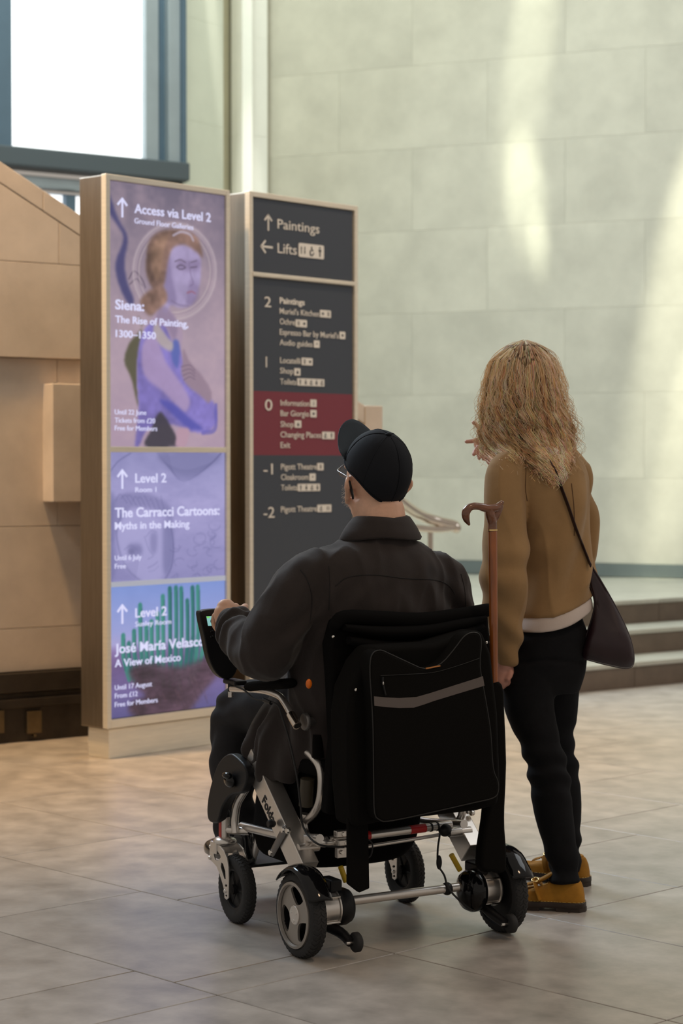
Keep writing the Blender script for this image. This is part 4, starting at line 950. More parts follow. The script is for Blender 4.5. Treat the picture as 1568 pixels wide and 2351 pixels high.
# ================================================================== walking cane
M['cane'] = mat('varnished_brown_wood', (.27, .075, .012), .28, var=.45, vs=14, stretch=(3, 3, .5), coat=.5)
M['canehandle'] = mat('dark_varnished_wood', (.16, .055, .02), .22, var=.5, vs=16, stretch=(.6, 1, 3), coat=.7)
M['brass'] = mat('brass', (.75, .52, .22), .25, metal=1.)
cy_ = -.105
ct0 = Vector(cp(1131, 1216, y=cy_)); cb0 = Vector(cp(1134, 1560, y=cy_)); cd_ = (cb0-ct0).normalized(); cend = ct0+cd_*.88
cane = tag(empty('walking_cane', CF.w(cend), 29), 'brown wooden walking cane with curved derby handle in sleeve behind wheelchair', 'cane')
cl = lambda p: tuple(Vector(p)-cend)
obj('shaft', cyl(cl(ct0), cl(cend), .0123, 20, .0095), M['cane'], cane, smooth=40)
obj('collar', cyl(cl(ct0-cd_*.0015), cl(ct0+cd_*.003), .0134, 24), M['brass'], cane, smooth=40)
obj('rubber_tip', cyl(cl(cend-cd_*.03), cl(cend), .0125, 16), M['rubber'], cane, smooth=40)
q7 = lambda x, y: (640+x/2.904, 960+y/2.904)
hk = [((1268, 708), .0042), ((1250, 672), .0095), ((1248, 628), .0115), ((1278, 592), .0105), ((1330, 588), .0100), ((1390, 602), .0125), ((1440, 600), .0125), ((1470, 578), .0080), ((1488, 562), .0062)]
hg = [tube([cl(cp(*q7(*p), y=cy_)) for p, r in hk], [r for p, r in hk], 18, 5, rnd=True),
      tube([cl(cp(*q7(x, y), y=cy_)) for x, y in ((1424, 745), (1424, 700), (1412, 650), (1404, 612))], [.0128, .0122, .0130, .0125], 18, 4, rnd=True),
      tube([cl(cp(*q7(x, y), y=cy_)) for x, y in ((1440, 680), (1462, 630), (1484, 590))], [.008, .009, .006], 14, 4, rnd=True)]
blob('handle', hg, M['canehandle'], cane, .0018, 6)

# ================================================================== people: shared bits
from mathutils.bvhtree import BVHTree
def skinmat(name, c): 
    m = mat(name, c, .5, var=.12, vs=30, bump=.12, bs=160, bdist=.001)
    b = m.node_tree.nodes['Principled BSDF']; b.inputs['Subsurface Weight'].default_value = .15; b.inputs['Subsurface Radius'].default_value = (.02, .008, .004); b.inputs['Subsurface Scale'].default_value = .3
    return m
M['skinm'] = skinmat('skin_seated_man', (.72, .43, .30)); M['skinw'] = skinmat('skin_standing_woman', (.60, .30, .23))
M['jacket'] = mat('charcoal_cotton_jacket', (.033, .026, .0245), .85, var=.15, vs=12, bump=.35, bs=420, bdist=.0012, sheen=.12, spec=.2)
M['seam'] = mat('dark_seam', (.012, .010, .010), .9)
M['jeans'] = mat('dark_grey_trousers', (.030, .029, .032), .85, var=.2, vs=14, bump=.3, bs=400, bdist=.001, spec=.2)
M['cap'] = mat('navy_black_cap', (.0085, .010, .014), .85, bump=.3, bs=500, bdist=.001, spec=.25)
M['visor'] = mat('dark_blue_visor', (.018, .028, .040), .8, bump=.3, bs=500, bdist=.001)
M['shoeblack'] = mat('polished_black_leather', (.01, .011, .014), .22, coat=.3)
M['tan'] = mat('tan_wool_jacket', (.35, .215, .10), .92, var=.10, vs=10, bump=.3, bs=380, bdist=.0012, sheen=.12, spec=.15)
M['white'] = mat('white_cotton', (.62, .53, .48), .85, bump=.25, bs=400, bdist=.001)
M['blackjean'] = mat('black_trousers', (.0085, .0088, .0105), .9, var=.2, vs=15, bump=.3, bs=400, bdist=.001, spec=.15)
M['maroon'] = mat('dark_maroon_leather', (.022, .008, .012), .38, var=.2, vs=20)
M['ochre'] = mat('ochre_suede', (.36, .16, .008), .8, var=.25, vs=22, bump=.3, bs=300, bdist=.001)
M['sole'] = mat('dark_brown_sole', (.028, .017, .012), .55)
M['stitch'] = mat('yellow_stitching', (.55, .36, .08), .6)
M['gold'] = mat('gold_buckle', (.8, .6, .3), .2, metal=1.)
def xf(geo, Mx): return [tuple(Mx @ Vector(q)) for q in geo[0]], geo[1]
def head_geo(sc=1.):
    """head in its own frame: x right, y forwards, z up, origin mid skull"""
    g = [ell((0, -.005, .015), (.076, .096, .100), 32, 20), ell((0, .028, -.035), (.060, .066, .080), 28, 16),
         ell((0, .050, -.080), (.036, .040, .032), 20, 12), ell((0, .020, -.070), (.055, .050, .036), 24, 12),
         tube([(0, .082, .005), (0, .103, -.026), (0, .098, -.034)], [.007, .0125, .009], 12, 4, rnd=True),
         tube([(-.022, .078, -.058), (0, .090, -.058), (.022, .078, -.058)], [.005, .0075, .005], 10, 3, rnd=True),
         tube([(-.020, .076, -.067), (0, .088, -.067), (.020, .076, -.067)], [.005, .007, .005], 10, 3, rnd=True)]
    for s in (-1, 1):
        g += [tube([(s*.050, .074, .018), (s*.03, .088, .020), (s*.012, .088, .014)], [.007, .008, .006], 10, 3, rnd=True),
              ell((s*.032, .074, .002), (.012, .010, .009), 14, 10)]
        g += [tube([(s*.069, .010, -.064), (s*.077, .002, -.052), (s*.094, -.018, -.028), (s*.106, -.026, -.006), (s*.101, -.018, .010), (s*.081, .008, .006), (s*.074, .012, -.010)], [.008, .0085, .0068, .0060, .0055, .005, .004], 12, 4, rnd=True),
              ell((s*.084, -.008, -.024), (.009, .013, .028), 14, 10)]
    return g
def ray_hit(bvh, o, px, py):
    """where the sight line through a picture point meets a garment, in the object's own space"""
    Mi = o.matrix_world.inverted(); a = Mi @ Vector((0, 0, CAMH)); b = Mi @ (Vector((0, 0, CAMH))+ray(px, py)*20)
    h = bvh.ray_cast(a, (b-a).normalized()); return h[0], h[1]
def drape(o, L, k=8, off=.001):
    """lay a line on the surface of garment o"""
    bpy.context.view_layer.update(); dg = bpy.context.evaluated_depsgraph_get()
    bvh = BVHTree.FromObject(o, dg); out = []
    for p in cr(L, k):
        q, n = ray_hit(bvh, o, p[0], p[1])
        if q is not None: out.append(tuple(q+n*off))
    return out

# ================================================================== seated man
man = tag(empty('person', CF.w((-.03, .15, 0)), 29), 'person in black cap, glasses and charcoal jacket sitting in wheelchair, hand on joystick', 'person')
Lm = Vector((-.03, .15, 0))
def mloc(o): o.location = -Lm; return o
HC = Vector((-.018, .135, 1.258)); HM = Matrix.Translation(HC) @ Matrix.Rotation(math.radians(3), 4, 'Z') @ Matrix.Rotation(math.radians(17), 4, 'X')
sh_l = cp(528, 1428, x=-.325)
hand_y = .455
def hd(x, y, dy=0.): return cp(x, y, y=hand_y+dy)
palm = [tube([hd(530, 1450, -.02), hd(520, 1428, .0), hd(519, 1408, .008), hd(520, 1398, .012)], [.025, .032, .036, .030], 18, 4, flat=.62, up=(0, 1, 0), rnd=True)]
fing = []
for i, (kx_, ky_, r) in enumerate(((501, 1405, .0098), (511, 1393, .0105), (526, 1386, .0110), (540, 1389, .0108))):
    b0 = Vector(hd(513+i*6, 1420, .004)); k0 = Vector(hd(kx_+2, ky_+4, .012)); k1 = k0+Vector((.002, .034, -.010)); k2 = k1+Vector((.004, .012, -.024)); k3 = k2+Vector((.006, -.008, -.016))
    fing.append(tube([b0, k0, k1, k2, k3], [r*.95, r, r*.92, r*.84, r*.72], 12, 4, rnd=True))
th = [hd(532, 1428, .0), hd(548, 1412, .005), hd(556, 1400, .012), hd(563, 1393, .030), hd(560, 1396, .045)]
fing.append(tube(th, [.014, .0125, .0118, .0105, .009], 12, 4, rnd=True))
Hbody = [xf(g, HM) for g in head_geo()]
nb_ = HM @ Vector((0, -.018, -.06))
body = Hbody+[tube([nb_+Vector((0, 0, .02)), nb_, (-.015, .108, 1.17), (-.016, .108, 1.12), (-.03, .11, 1.06)], [.062, .069, .068, .072, .085], 28, 4),
    tube([HM @ Vector((0, .03, -.085)), (-.025, .135, 1.15)], [.035, .045], 16),
    rings([(-.03, .15, .50, .15, .11), (-.03, .13, .75, .16, .10), (-.03, .11, .95, .18, .09), (-.03, .11, 1.03, .15, .08), (-.03, .11, 1.07, .08, .06)], 28, 3),
    tube([(-.20, .11, 1.0), (-.30, .14, .89), (-.335, .17, .79), (-.332, .30, .825), sh_l, hd(527, 1440, -.01)], [.05, .045, .04, .036, .028, .026], 16, 4, rnd=True),
    tube([(.17, .11, 1.0), (.23, .12, .88), (.265, .15, .74), (.25, .30, .70), (.21, .44, .69)], [.05, .045, .04, .036, .028], 16, 4, rnd=True)]
# right hand resting on the right thigh
rh = [tube([(.21, .42, .69), (.195, .47, .688), (.185, .50, .685)], [.026, .034, .030], 16, 4, flat=.55, up=(0, 0, 1), rnd=True)]
for i in range(4):
    x = .205-.017*i; rh.append(tube([(x, .49, .685), (x-.004, .525, .683), (x-.006, .548, .668), (x-.006, .555, .652)], [.0095, .009, .0082, .007], 10, 3, rnd=True))
rh.append(tube([(.165, .46, .685), (.145, .485, .676), (.140, .51, .668)], [.012, .0105, .009], 10, 3, rnd=True))
legs = []
for x in (-.12, .07):
    kx2 = x-.05 if x < 0 else x+.05
    legs.append(tube([(x, .18, .58), (x*.7+kx2*.3, .42, .60), (kx2, .66, .585), (kx2, .715, .42), (kx2, .69, .20)], [.07, .062, .05, .045, .035], 16, 4, rnd=True))
mbody = mloc(blob('body', body+palm+fing+rh+legs, M['skinm'], man, .0036, 3))
# cap
sk_c = Vector((0, -.006, .030)); RX, RY, RZ = .0830, .104, .110
CT = Matrix.Rotation(math.radians(13), 3, 'X')
def cap_dir(a, f):
    """point on crown dome: azimuth a, fraction f from button to sweatband"""
    lo, hi = 0.2, 2.6
    for _ in range(24):
        m_ = (lo+hi)/2; q = CT @ Vector((RX*math.sin(m_)*math.cos(a), RY*math.sin(m_)*math.sin(a), RZ*math.cos(m_)))
        sag = -.006-.082*max(0, min(1, -q.y/.1))**2.0+.030*max(0, min(1, q.y/.1))
        if q.z+0 > sag: lo = m_
        else: hi = m_
    t = lo*f; e = 1+.035*math.sin(math.pi*min(1, f*1.0))
    return sk_c+CT @ Vector((RX*math.sin(t)*math.cos(a)*e, RY*math.sin(t)*math.sin(a)*e, RZ*math.cos(t)*(1+.02*math.sin(math.pi*f))))
v = [tuple(HM @ cap_dir(0, 0))]; f = []; na, nf = 72, 20
for j in range(1, nf+1):
    for i in range(na):
        a = 2*math.pi*i/na; q = cap_dir(a, j/nf); pan = abs(math.sin(3*a+math.pi/2)); q = sk_c+(q-sk_c)*(1-.012*(1-min(1, pan*4))*math.sin(math.pi*j/nf))
        q = sk_c+(q-sk_c)*(1+.010*noise.noise(q*22)+.006*noise.noise(q*50)); v.append(tuple(HM @ q))
for i in range(na): f.append((0, 1+i, 1+(i+1) % na))
for j in range(nf-1):
    for i in range(na): f.append((1+j*na+i, 1+(j+1)*na+i, 1+(j+1)*na+(i+1) % na, 1+j*na+(i+1) % na))
cap = mloc(obj('cap', (v, f), M['cap'], man, smooth=70)); so = cap.modifiers.new('s', 'SOLIDIFY'); so.thickness = .004; so.offset = 1
for k in range(6):
    a = math.pi/6+k*math.pi/3; L = [tuple(HM @ (sk_c+(cap_dir(a, t)-sk_c)*1.040)) for t in np.linspace(.08, 1, 12)]
    obj('seam', tube(L, [.0013]*12, 6), M['cap'], cap, smooth=60)
obj('cap_button', ell(HM @ (cap_dir(0, 0)+Vector((0, 0, .005))), (.009, .009, .005), 18, 10), M['cap'], cap, smooth=60)
L = [tuple(HM @ (sk_c+(cap_dir(a, 1)-sk_c)*1.052)) for a in np.linspace(0, 2*math.pi, 49)]
obj('hem_band', tube(L, [.0022]*49, 8), M['cap'], cap, smooth=60)
v = []; f = []; ns_, nt_ = 25, 8
for i in range(ns_):
    s_ = i/(ns_-1)*2-1; a = math.pi/2-s_*1.08; b0 = cap_dir(a, .985)
    for j in range(nt_):
        t = j/(nt_-1); ext = .066*math.sqrt(max(0, 1-abs(s_)**2.6)); arch = .056*(1-s_*s_)
        q = b0+Vector((s_*.010*t, t*ext, arch*(t**.8)*.9+.004+.020*t-.010*t*abs(s_))); v.append(tuple(HM @ q))
for i in range(ns_-1):
    for j in range(nt_-1): f.append((i*nt_+j, i*nt_+j+1, (i+1)*nt_+j+1, (i+1)*nt_+j))
vz = obj('visor', (v, f), M['visor'], cap, smooth=60); so = vz.modifiers.new('s', 'SOLIDIFY'); so.thickness = .0035
# glasses
gl = []
for s_ in (-1, 1):
    c = Vector((s_*.034, .096, .000)); ring = [HM @ (c+Vector((.024*math.cos(a), -.004*abs(math.cos(a))*s_*0, .019*math.sin(a)))) for a in np.linspace(0, 2*math.pi, 25)]
    gl.append(tube(ring, [.0012]*25, 8))
    gl.append(tube([HM @ Vector(q) for q in ((s_*.058, .095, .008), (s_*.079, .070, .008), (s_*.0855, .02, .010), (s_*.0865, -.004, .006), (s_*.083, -.024, -.020), (s_*.080, -.030, -.036))], [.0014, .0014, .0016, .0018, .0028, .0024], 8, 4, rnd=True))
gl.append(tube([HM @ Vector(q) for q in ((-.011, .100, .003), (0, .103, .007), (.011, .100, .003))], [.0013]*3, 8, 3))
tips = [tube([HM @ Vector(w_) for w_ in ((s_*.0885, -.012, .002), (s_*.0860, -.024, -.020), (s_*.082, -.032, -.040))], [.0028, .0034, .0030], 8, 4, rnd=True) for s_ in (-1, 1)]
glasses = mloc(obj('glasses', gl, mat('grey_metal_frame', (.30, .29, .28), .3, metal=1.), man, smooth=60))
obj('temple_tip', tips, M['plastic'], glasses, smooth=60)
gm = mat('clear_lens', (.9, .95, .95), .02); gm.node_tree.nodes['Principled BSDF'].inputs['Transmission Weight'].default_value = 1.; gm.node_tree.nodes['Principled BSDF'].inputs['IOR'].default_value = 1.45
for s_ in (-1, 1): obj('lens', xf(lathe([(.0001, 0), (.022, .0), (.022, .0012), (.0001, .0012)], (s_*.034, .095, 0), (0, 1, 0), 24), HM @ Matrix.Diagonal((1, 1, .85, 1))), gm, glasses, smooth=50)
# short white stubble along the cheeks
q = np.random.default_rng(4); G = []
for k in range(260):
    s_ = -1 if k % 2 else 1; zc_ = -.030-.055*q.random(); yc_ = .012+.05*q.random(); b = HM @ Vector((s_*(.0585-.25*max(0, -.05-zc_)), yc_, zc_)); d = HM.to_3x3() @ Vector((s_*.8, .1, -.5)); G.append(tube([b, b+d*.006], [.0004, .0002], 3))
tag(mloc(obj('stubble', G, mat('white_stubble', (.6, .55, .5), .6), man)), kind='stuff')

# jacket
def fold_man(co, no):
    P = co; z = P[:, 2]; x = P[:, 0]; y = P[:, 1]
    d = .008*nz(P, (9, 9, 6))+.006*np.clip(ridge(P, (13, 10, 4), 3.1), 0, 1)**2+.003*nz(P, (30, 30, 14), 1.7)
    # diagonal drag folds from the armpits and crumples in the sleeves
    u = (z-.9)*.8+(x+.02)*np.sign(x+.02)*.9
    arm = np.clip((np.abs(x+.03)-.21)/.05, 0, 1)
    d += .009*np.sin(u*62+nz(P, (7, 7, 7))*3.5)*np.clip(1-np.abs(z-.90)/.12, 0, 1)*(.35+.65*np.clip((np.abs(x+.03)-.10)/.1, 0, 1))
    fore = arm*np.clip((y-.26)/.06, 0, 1)*(x < 0)
    d += fore*.0085*np.sin(y*115+z*50+nz(P, (10, 10, 10))*3)
    # vertical folds of the tail
    tail = np.clip((.66-z)/.08, 0, 1)*(x < -.1)
    d += tail*.008*np.sin(y*70+z*12+nz(P, (6, 6, 5))*3)
    return P+no*d[:, None]
jk = [rings([(-.03, .21, .475, .20, .14, 2.6), (-.03, .18, .60, .215, .145, 2.5), (-.03, .15, .75, .225, .135, 2.4), (-.033, .125, .88, .238, .125, 2.4), (-.035, .115, .97, .245, .115, 2.3), (-.037, .112, 1.02, .232, .108, 2.2),
             (-.034, .11, 1.055, .190, .098, 2.1), (-.026, .11, 1.082, .137, .085, 2.), (-.018, .11, 1.105, .096, .076, 2.), (-.014, .112, 1.125, .074, .070, 2.)], 48, 4),
      tube([(-.15, .11, 1.015), (-.225, .11, .995), (-.282, .125, .925), (-.318, .145, .85), (-.335, .17, .800), (-.338, .22, .800), (-.336, .30, .825), (-.332, .365, .850), (sh_l[0], sh_l[1], sh_l[2])], [.060, .072, .079, .083, .082, .074, .065, .054, .036], 28, 5, rnd=False),
      tube([(.10, .11, 1.01), (.175, .11, .985), (.215, .115, .91), (.245, .125, .82), (.262, .15, .735), (.262, .22, .710), (.245, .32, .70), (.22, .41, .695)], [.055, .068, .064, .062, .060, .056, .050, .036], 26, 5)]
tailg = tube([(-.170, .25, .70), (-.205, .28, .62), (-.232, .31, .54), (-.240, .315, .47), (-.240, .315, .425)], [.075, .100, .115, .110, .098], 30, 5, flat=.42, up=(1, 0, 0))
jacket = mloc(blob('jacket', jk+[tailg], M['jacket'], man, .0055, 5, fold_man))
# cuff
cf_a = Vector(sh_l); cd2 = (Vector(hd(524, 1428, -.01))-Vector((-.332, .365, .850))).normalized()
obj('cuff', lathe([(.034, -.030), (.0365, -.024), (.0375, 0), (.0355, .010), (.033, .010), (.033, -.03)], cf_a, cd2, 32, True), M['jacket'], jacket, smooth=60)
# shirt collar: stand and folded leaf
v = []; f = []; na = 60; prof = ((.0, .0), (.0, 1.), (.003, 1.08), (.008, 1.02), (.015, .7), (.024, .25), (.033, -.22), (.031, -.30))
for j, (dr_, h_) in enumerate(prof):
    for i in range(na):
        a = 2*math.pi*i/na; c, s = math.cos(a), math.sin(a); front = max(0, s)**2
        hz = .040*(1-.45*front); base = 1.108+.008*abs(c)-.022*front-.004*s; sp = 1+.25*(1 if dr_ > .012 else 0)*abs(c)**2
        rx, ry = .0705+dr_*sp*1.15, .070+dr_*.75
        v.append((-.013+rx*c, .110+ry*s, base+hz*h_+(.004*math.sin(3*a+1) if dr_ > .01 else 0)-(.018*abs(c)*max(0, -h_))))
for j in range(len(prof)-1):
    for i in range(na): f.append((j*na+i, j*na+(i+1) % na, (j+1)*na+(i+1) % na, (j+1)*na+i))
col = obj('collar', (v, f), M['jacket'], jacket, smooth=70); so = col.modifiers.new('s', 'SOLIDIFY'); so.thickness = .003; so.offset = 1
# seams laid on the cloth
for L, r in (([(770, 1345), (800, 1325), (860, 1320), (930, 1328), (1000, 1332), (1030, 1345), (1045, 1365)], .0013), ([(690, 1308), (705, 1330), (716, 1372), (712, 1430)], .0013), ([(1058, 1318), (1066, 1350), (1070, 1392)], .0013), ([(755, 1300), (757, 1345), (755, 1400)], .0011)):
    D = drape(jacket, L, 8, .0004)
    if len(D) > 3: obj('seam', tube(D, [r]*len(D), 6), M['seam'], jacket, smooth=60)
# trousers
tr = []
for x in (-.12, .07):
    kx2 = x-.05 if x < 0 else x+.05
    tr.append(tube([(x, .14, .585), (x*.7+kx2*.3, .42, .600), (kx2, .655, .580), (kx2, .705, .50), (kx2, .715, .38), (kx2, .705, .24), (kx2, .70, .175)], [.088, .082, .074, .070, .064, .062, .066], 26, 5))
tr.append(rings([(-.03, .18, .515, .16, .13), (-.03, .17, .60, .18, .13), (-.03, .15, .68, .17, .11)], 30, 3))
def fold_tr(co, no):
    d = .005*nz(co, (12, 12, 8))+.0045*np.sin(co[:, 2]*70+co[:, 1]*40+nz(co, (8, 8, 8))*4)*np.clip((co[:, 1]-.5)/.1, 0, 1)
    return co+no*d[:, None]
mloc(blob('trousers', tr, M['jeans'], man, .007, 4, fold_tr))
for x in (-.17, .12):
    s = obj('shoe', [rings([(x, .74, .129, .046, .135, 2.4), (x, .74, .142, .048, .138, 2.4), (x, .735, .160, .044, .128, 2.3), (x, .70, .185, .038, .088, 2.2), (x, .665, .205, .034, .050, 2.), (x, .66, .215, .030, .042, 2.)], 32, 4)], M['shoeblack'], man, smooth=60)
    mloc(s)


# ================================================================== standing woman
WF = Frame(.655, 6.05, 33); WC, WS = math.cos(WF.a), math.sin(WF.a)
wo = tag(empty('person', (.66, 6.08, 0)), 'person with long curly blond hair, tan jacket and ochre shoes standing and pointing', 'person')
Lw = Vector((.66, 6.08, 0))
def wl_(o): o.location = -Lw; return o
def ring_px(py, xl, xr, ry, yc=0., p=2.2, dz=0.):
    """horizontal body ring whose outline meets two picture points"""
    Yb = 6.05+yc; a, b = at(xl, py, Yb), at(xr, py, Yb); c = (a+b)/2; Wd = (b-a).x/2
    rx = math.sqrt(max(.0009, Wd*Wd-(ry*WS)**2))/WC
    return (c.x, c.y, c.z+dz, rx, ry, p, WF.a)
def A(px, py, Y): return tuple(at(px, py, Y))
# --- body
hcw = at(1206, 890, 6.07); HW = Matrix.Translation(hcw) @ Matrix.Rotation(math.radians(42), 4, 'Z') @ Matrix.Rotation(math.radians(4), 4, 'X') @ Matrix.Scale(.96, 4)
B = [xf(g, HW) for g in head_geo()]
B += [tube([HW @ Vector((0, -.012, -.05)), A(1216, 960, 6.07), A(1226, 1010, 6.09)], [.048, .047, .062], 24, 4),
      rings([ring_px(1520, 1185, 1325, .08), ring_px(1400, 1205, 1318, .07), ring_px(1200, 1205, 1310, .07), ring_px(1090, 1190, 1310, .065), ring_px(1040, 1200, 1290, .05)], 28, 3)]
la = [(1165, 1085, 5.97), (1160, 1190, 5.93), (1160, 1310, 5.91), (1162, 1420, 5.93), (1160, 1500, 5.955), (1158, 1528, 5.96)]
ra_ = [(1322, 1085, 6.17), (1336, 1170, 6.2), (1330, 1262, 6.22), (1260, 1185, 6.30), (1160, 1085, 6.38), (1130, 1052, 6.40)]
B += [tube([A(*p) for p in la], [.040, .040, .036, .032, .026, .023], 18, 4, rnd=True), tube([A(*p) for p in ra_], [.030, .030, .030, .030, .027, .023], 18, 4, rnd=True)]
nl = [(1228, 1500, 6.03), (1214, 1610, 6.00), (1240, 1710, 5.98), (1260, 1800, 5.97), (1288, 1930, 5.97), (1297, 2010, 5.965), (1301, 2056, 5.952)]
fl_ = [(1285, 1500, 6.14), (1275, 1610, 6.2), (1268, 1700, 6.24), (1282, 1800, 6.26), (1292, 1900, 6.28), (1297, 1985, 6.28), (1295, 2020, 6.28)]
B += [tube([A(*p) for p in nl], [.065, .060, .045, .042, .036, .031, .027], 20, 4, rnd=True), tube([A(*p) for p in fl_], [.060, .055, .042, .042, .036, .031, .027], 20, 4, rnd=True)]
# left hand hanging by the cane
B += [tube([A(1158, 1522, 5.96), A(1157, 1540, 5.958), A(1153, 1556, 5.955)], [.024, .030, .025], 16, 4, flat=.6, up=(0, 1, 0), rnd=True)]
for i, (a, b) in enumerate(((1140, 1572), (1147, 1580), (1154, 1582), (1162, 1576))):
    B.append(tube([A(1146+i*5, 1548, 5.955), A(a+4, (1556+b)//2, 5.952), A(a+1, b-6, 5.965), A(a-1, b-4, 5.985)], [.0092, .0088, .0080, .0068], 10, 4, rnd=True))
B.append(tube([A(1166, 1532, 5.955), A(1172, 1546, 5.945), A(1166, 1560, 5.94)], [.0105, .0095, .0078], 10, 4, rnd=True))
# right hand pointing ahead to the left
B += [tube([A(1132, 1052, 6.40), A(1118, 1032, 6.41), A(1106, 1018, 6.42)], [.024, .031, .027], 16, 4, flat=.6, up=(0, 1, .3), rnd=True)]
for L, r in ((((1112, 1014), (1098, 1010), (1084, 1013), (1071, 1014)), .0088), (((1112, 1022), (1101, 1026), (1092, 1034), (1088, 1043)), .0090), (((1118, 1030), (1108, 1036), (1101, 1044), (1100, 1052)), .0085), (((1124, 1036), (1116, 1044), (1110, 1054)), .0078), (((1114, 1010), (1106, 992), (1096, 978), (1087, 970)), .0085)):
    n = len(L); B.append(tube([A(p[0], p[1], 6.42-.012*i) for i, p in enumerate(L)], [r*(1-.08*i) for i in range(n)], 10, 4, rnd=True))
wbody = wl_(blob('body', B, M['skinw'], wo, .0034, 3))
# --- trousers
def fold_bj(co, no):
    z = co[:, 2]; d = .003*nz(co, (12, 12, 8))
    d += .006*np.sin(z*85+nz(co, (9, 9, 4))*4)*(np.clip(1-np.abs(z-.42)/.12, 0, 1)+np.clip(1-np.abs(z-.12)/.1, 0, 1))
    d -= .006*np.exp(-((z-.735+.12*np.abs(co[:, 0]-.6))/.006)**2)*(co[:, 1] < 6.05)
    return co+no*d[:, None]
T = [rings([ring_px(1405, 1205, 1330, .080, p=2.3), ring_px(1425, 1195, 1335, .088, p=2.3), ring_px(1456, 1176, 1346, .102, p=2.3), ring_px(1500, 1163, 1346, .105), ring_px(1545, 1156, 1342, .102), ring_px(1590, 1160, 1330, .085)], 40, 4),
     tube([A(*p) for p in ((1228, 1480, 6.04), (1218, 1560, 6.01), (1215, 1620, 6.00), (1239, 1700, 5.985), (1258, 1775, 5.975), (1264, 1815, 5.97), (1272, 1870, 5.97), (1288, 1950, 5.97), (1296, 1996, 5.965), (1298, 2027, 5.96))], [.080, .080, .074, .0605, .061, .0595, .055, .0475, .044, .0465], 30, 5),
     tube([A(*p) for p in ((1280, 1490, 6.13), (1272, 1560, 6.17), (1268, 1640, 6.21), (1270, 1700, 6.24), (1280, 1765, 6.25), (1287, 1830, 6.26), (1291, 1900, 6.28), (1296, 1960, 6.28), (1298, 2004, 6.275))], [.080, .080, .074, .062, .064, .063, .058, .050, .046], 30, 5)]
tro = wl_(blob('trousers', T, M['blackjean'], wo, .006, 5, fold_bj))
# --- white T-shirt below the jacket
def drop(P, z1, k):
    """hem rises towards the wearer's right side"""
    w = np.clip((z1-P[:, 2])/.10, 0, 1); P = P.copy(); P[:, 2] += w*k*3.1*np.clip(P[:, 0]-.56, 0, 1)**2*np.clip((6.15-P[:, 1])/.05, 0, 1); return P
def fold_ts(co, no):
    d = .004*nz(co, (14, 14, 5)); return drop(co+no*d[:, None], 1.0, .62)
tee = wl_(blob('tshirt', [rings([ring_px(1447, 1172, 1356, .119, p=2.3), ring_px(1420, 1180, 1354, .114, p=2.3), ring_px(1370, 1200, 1340, .095), ring_px(1340, 1205, 1330, .08)], 44, 4)], M['white'], wo, .005, 2, fold_ts))
# --- jacket
def fold_wj(co, no):
    P = co; x = (P[:, 0]-WF.o.x)*WC+(P[:, 1]-WF.o.y)*WS; z = P[:, 2]
    d = .006*nz(P, (9, 9, 4))+.004*np.clip(ridge(P, (12, 12, 3), 5.), 0, 1)**2
    body_m = np.clip((x+.13)/.05, 0, 1)
    d += body_m*.012*np.sin(x*48-(z-1.0)*16+nz(P, (5, 5, 3))*2.6)*np.clip((1.33-z)/.15, 0, 1)*np.clip((z-.86)/.05, 0, 1)
    d += (1-body_m)*.0048*np.sin(z*55+x*30+nz(P, (6, 6, 5))*4)*np.clip((1.2-z)/.2, 0, 1)
    return drop(P+no*d[:, None], 1.0, .58)
J = [rings([ring_px(1414, 1186, 1356, .112, p=2.4), ring_px(1400, 1186, 1354, .112, p=2.4), ring_px(1330, 1190, 1346, .108, p=2.4), ring_px(1250, 1180, 1342, .112, p=2.4), ring_px(1160, 1158, 1348, .118, p=2.4), ring_px(1100, 1142, 1350, .112, p=2.3), ring_px(1060, 1146, 1338, .098), ring_px(1030, 1164, 1312, .080), ring_px(1006, 1186, 1272, .062), ring_px(992, 1192, 1260, .055)], 48, 4),
     tube([A(*p) for p in ((1195, 1060, 6.00), (1168, 1082, 5.96), (1160, 1130, 5.94), (1160, 1200, 5.93), (1160, 1260, 5.92), (1157, 1320, 5.91), (1156, 1380, 5.92), (1160, 1440, 5.94), (1163, 1490, 5.955), (1163, 1524, 5.96))], [.048, .057, .059, .061, .065, .067, .065, .054, .040, .029], 30, 5),
     tube([A(*p) for p in ((1290, 1055, 6.14), (1312, 1085, 6.17), (1322, 1140, 6.19), (1328, 1210, 6.21), (1325, 1270, 6.20), (1318, 1310, 6.18))], [.052, .056, .055, .052, .050, .038], 26, 4, rnd=True),
     tube([A(*p) for p in ((1325, 1255, 6.22), (1262, 1190, 6.30), (1190, 1115, 6.37), (1150, 1072, 6.40))], [.055, .048, .042, .032], 26, 5),
     tube([A(*p) for p in ((1328, 1290, 6.17), (1338, 1330, 6.13), (1334, 1352, 6.09))], [.036, .032, .022], 18, 4, rnd=True)]
wj = wl_(blob('jacket', J, M['tan'], wo, .0052, 4, fold_wj))
for L in ([(1200, 1035), (1207, 1075), (1206, 1120), (1210, 1150)], [(1312, 1110), (1318, 1170), (1318, 1230)]):
    D = drape(wj, L, 8, .0005)
    if len(D) > 3: obj('seam', tube(D, [.0012]*len(D), 6), mat('brown_seam', (.10, .05, .02), .9), wj, smooth=60)
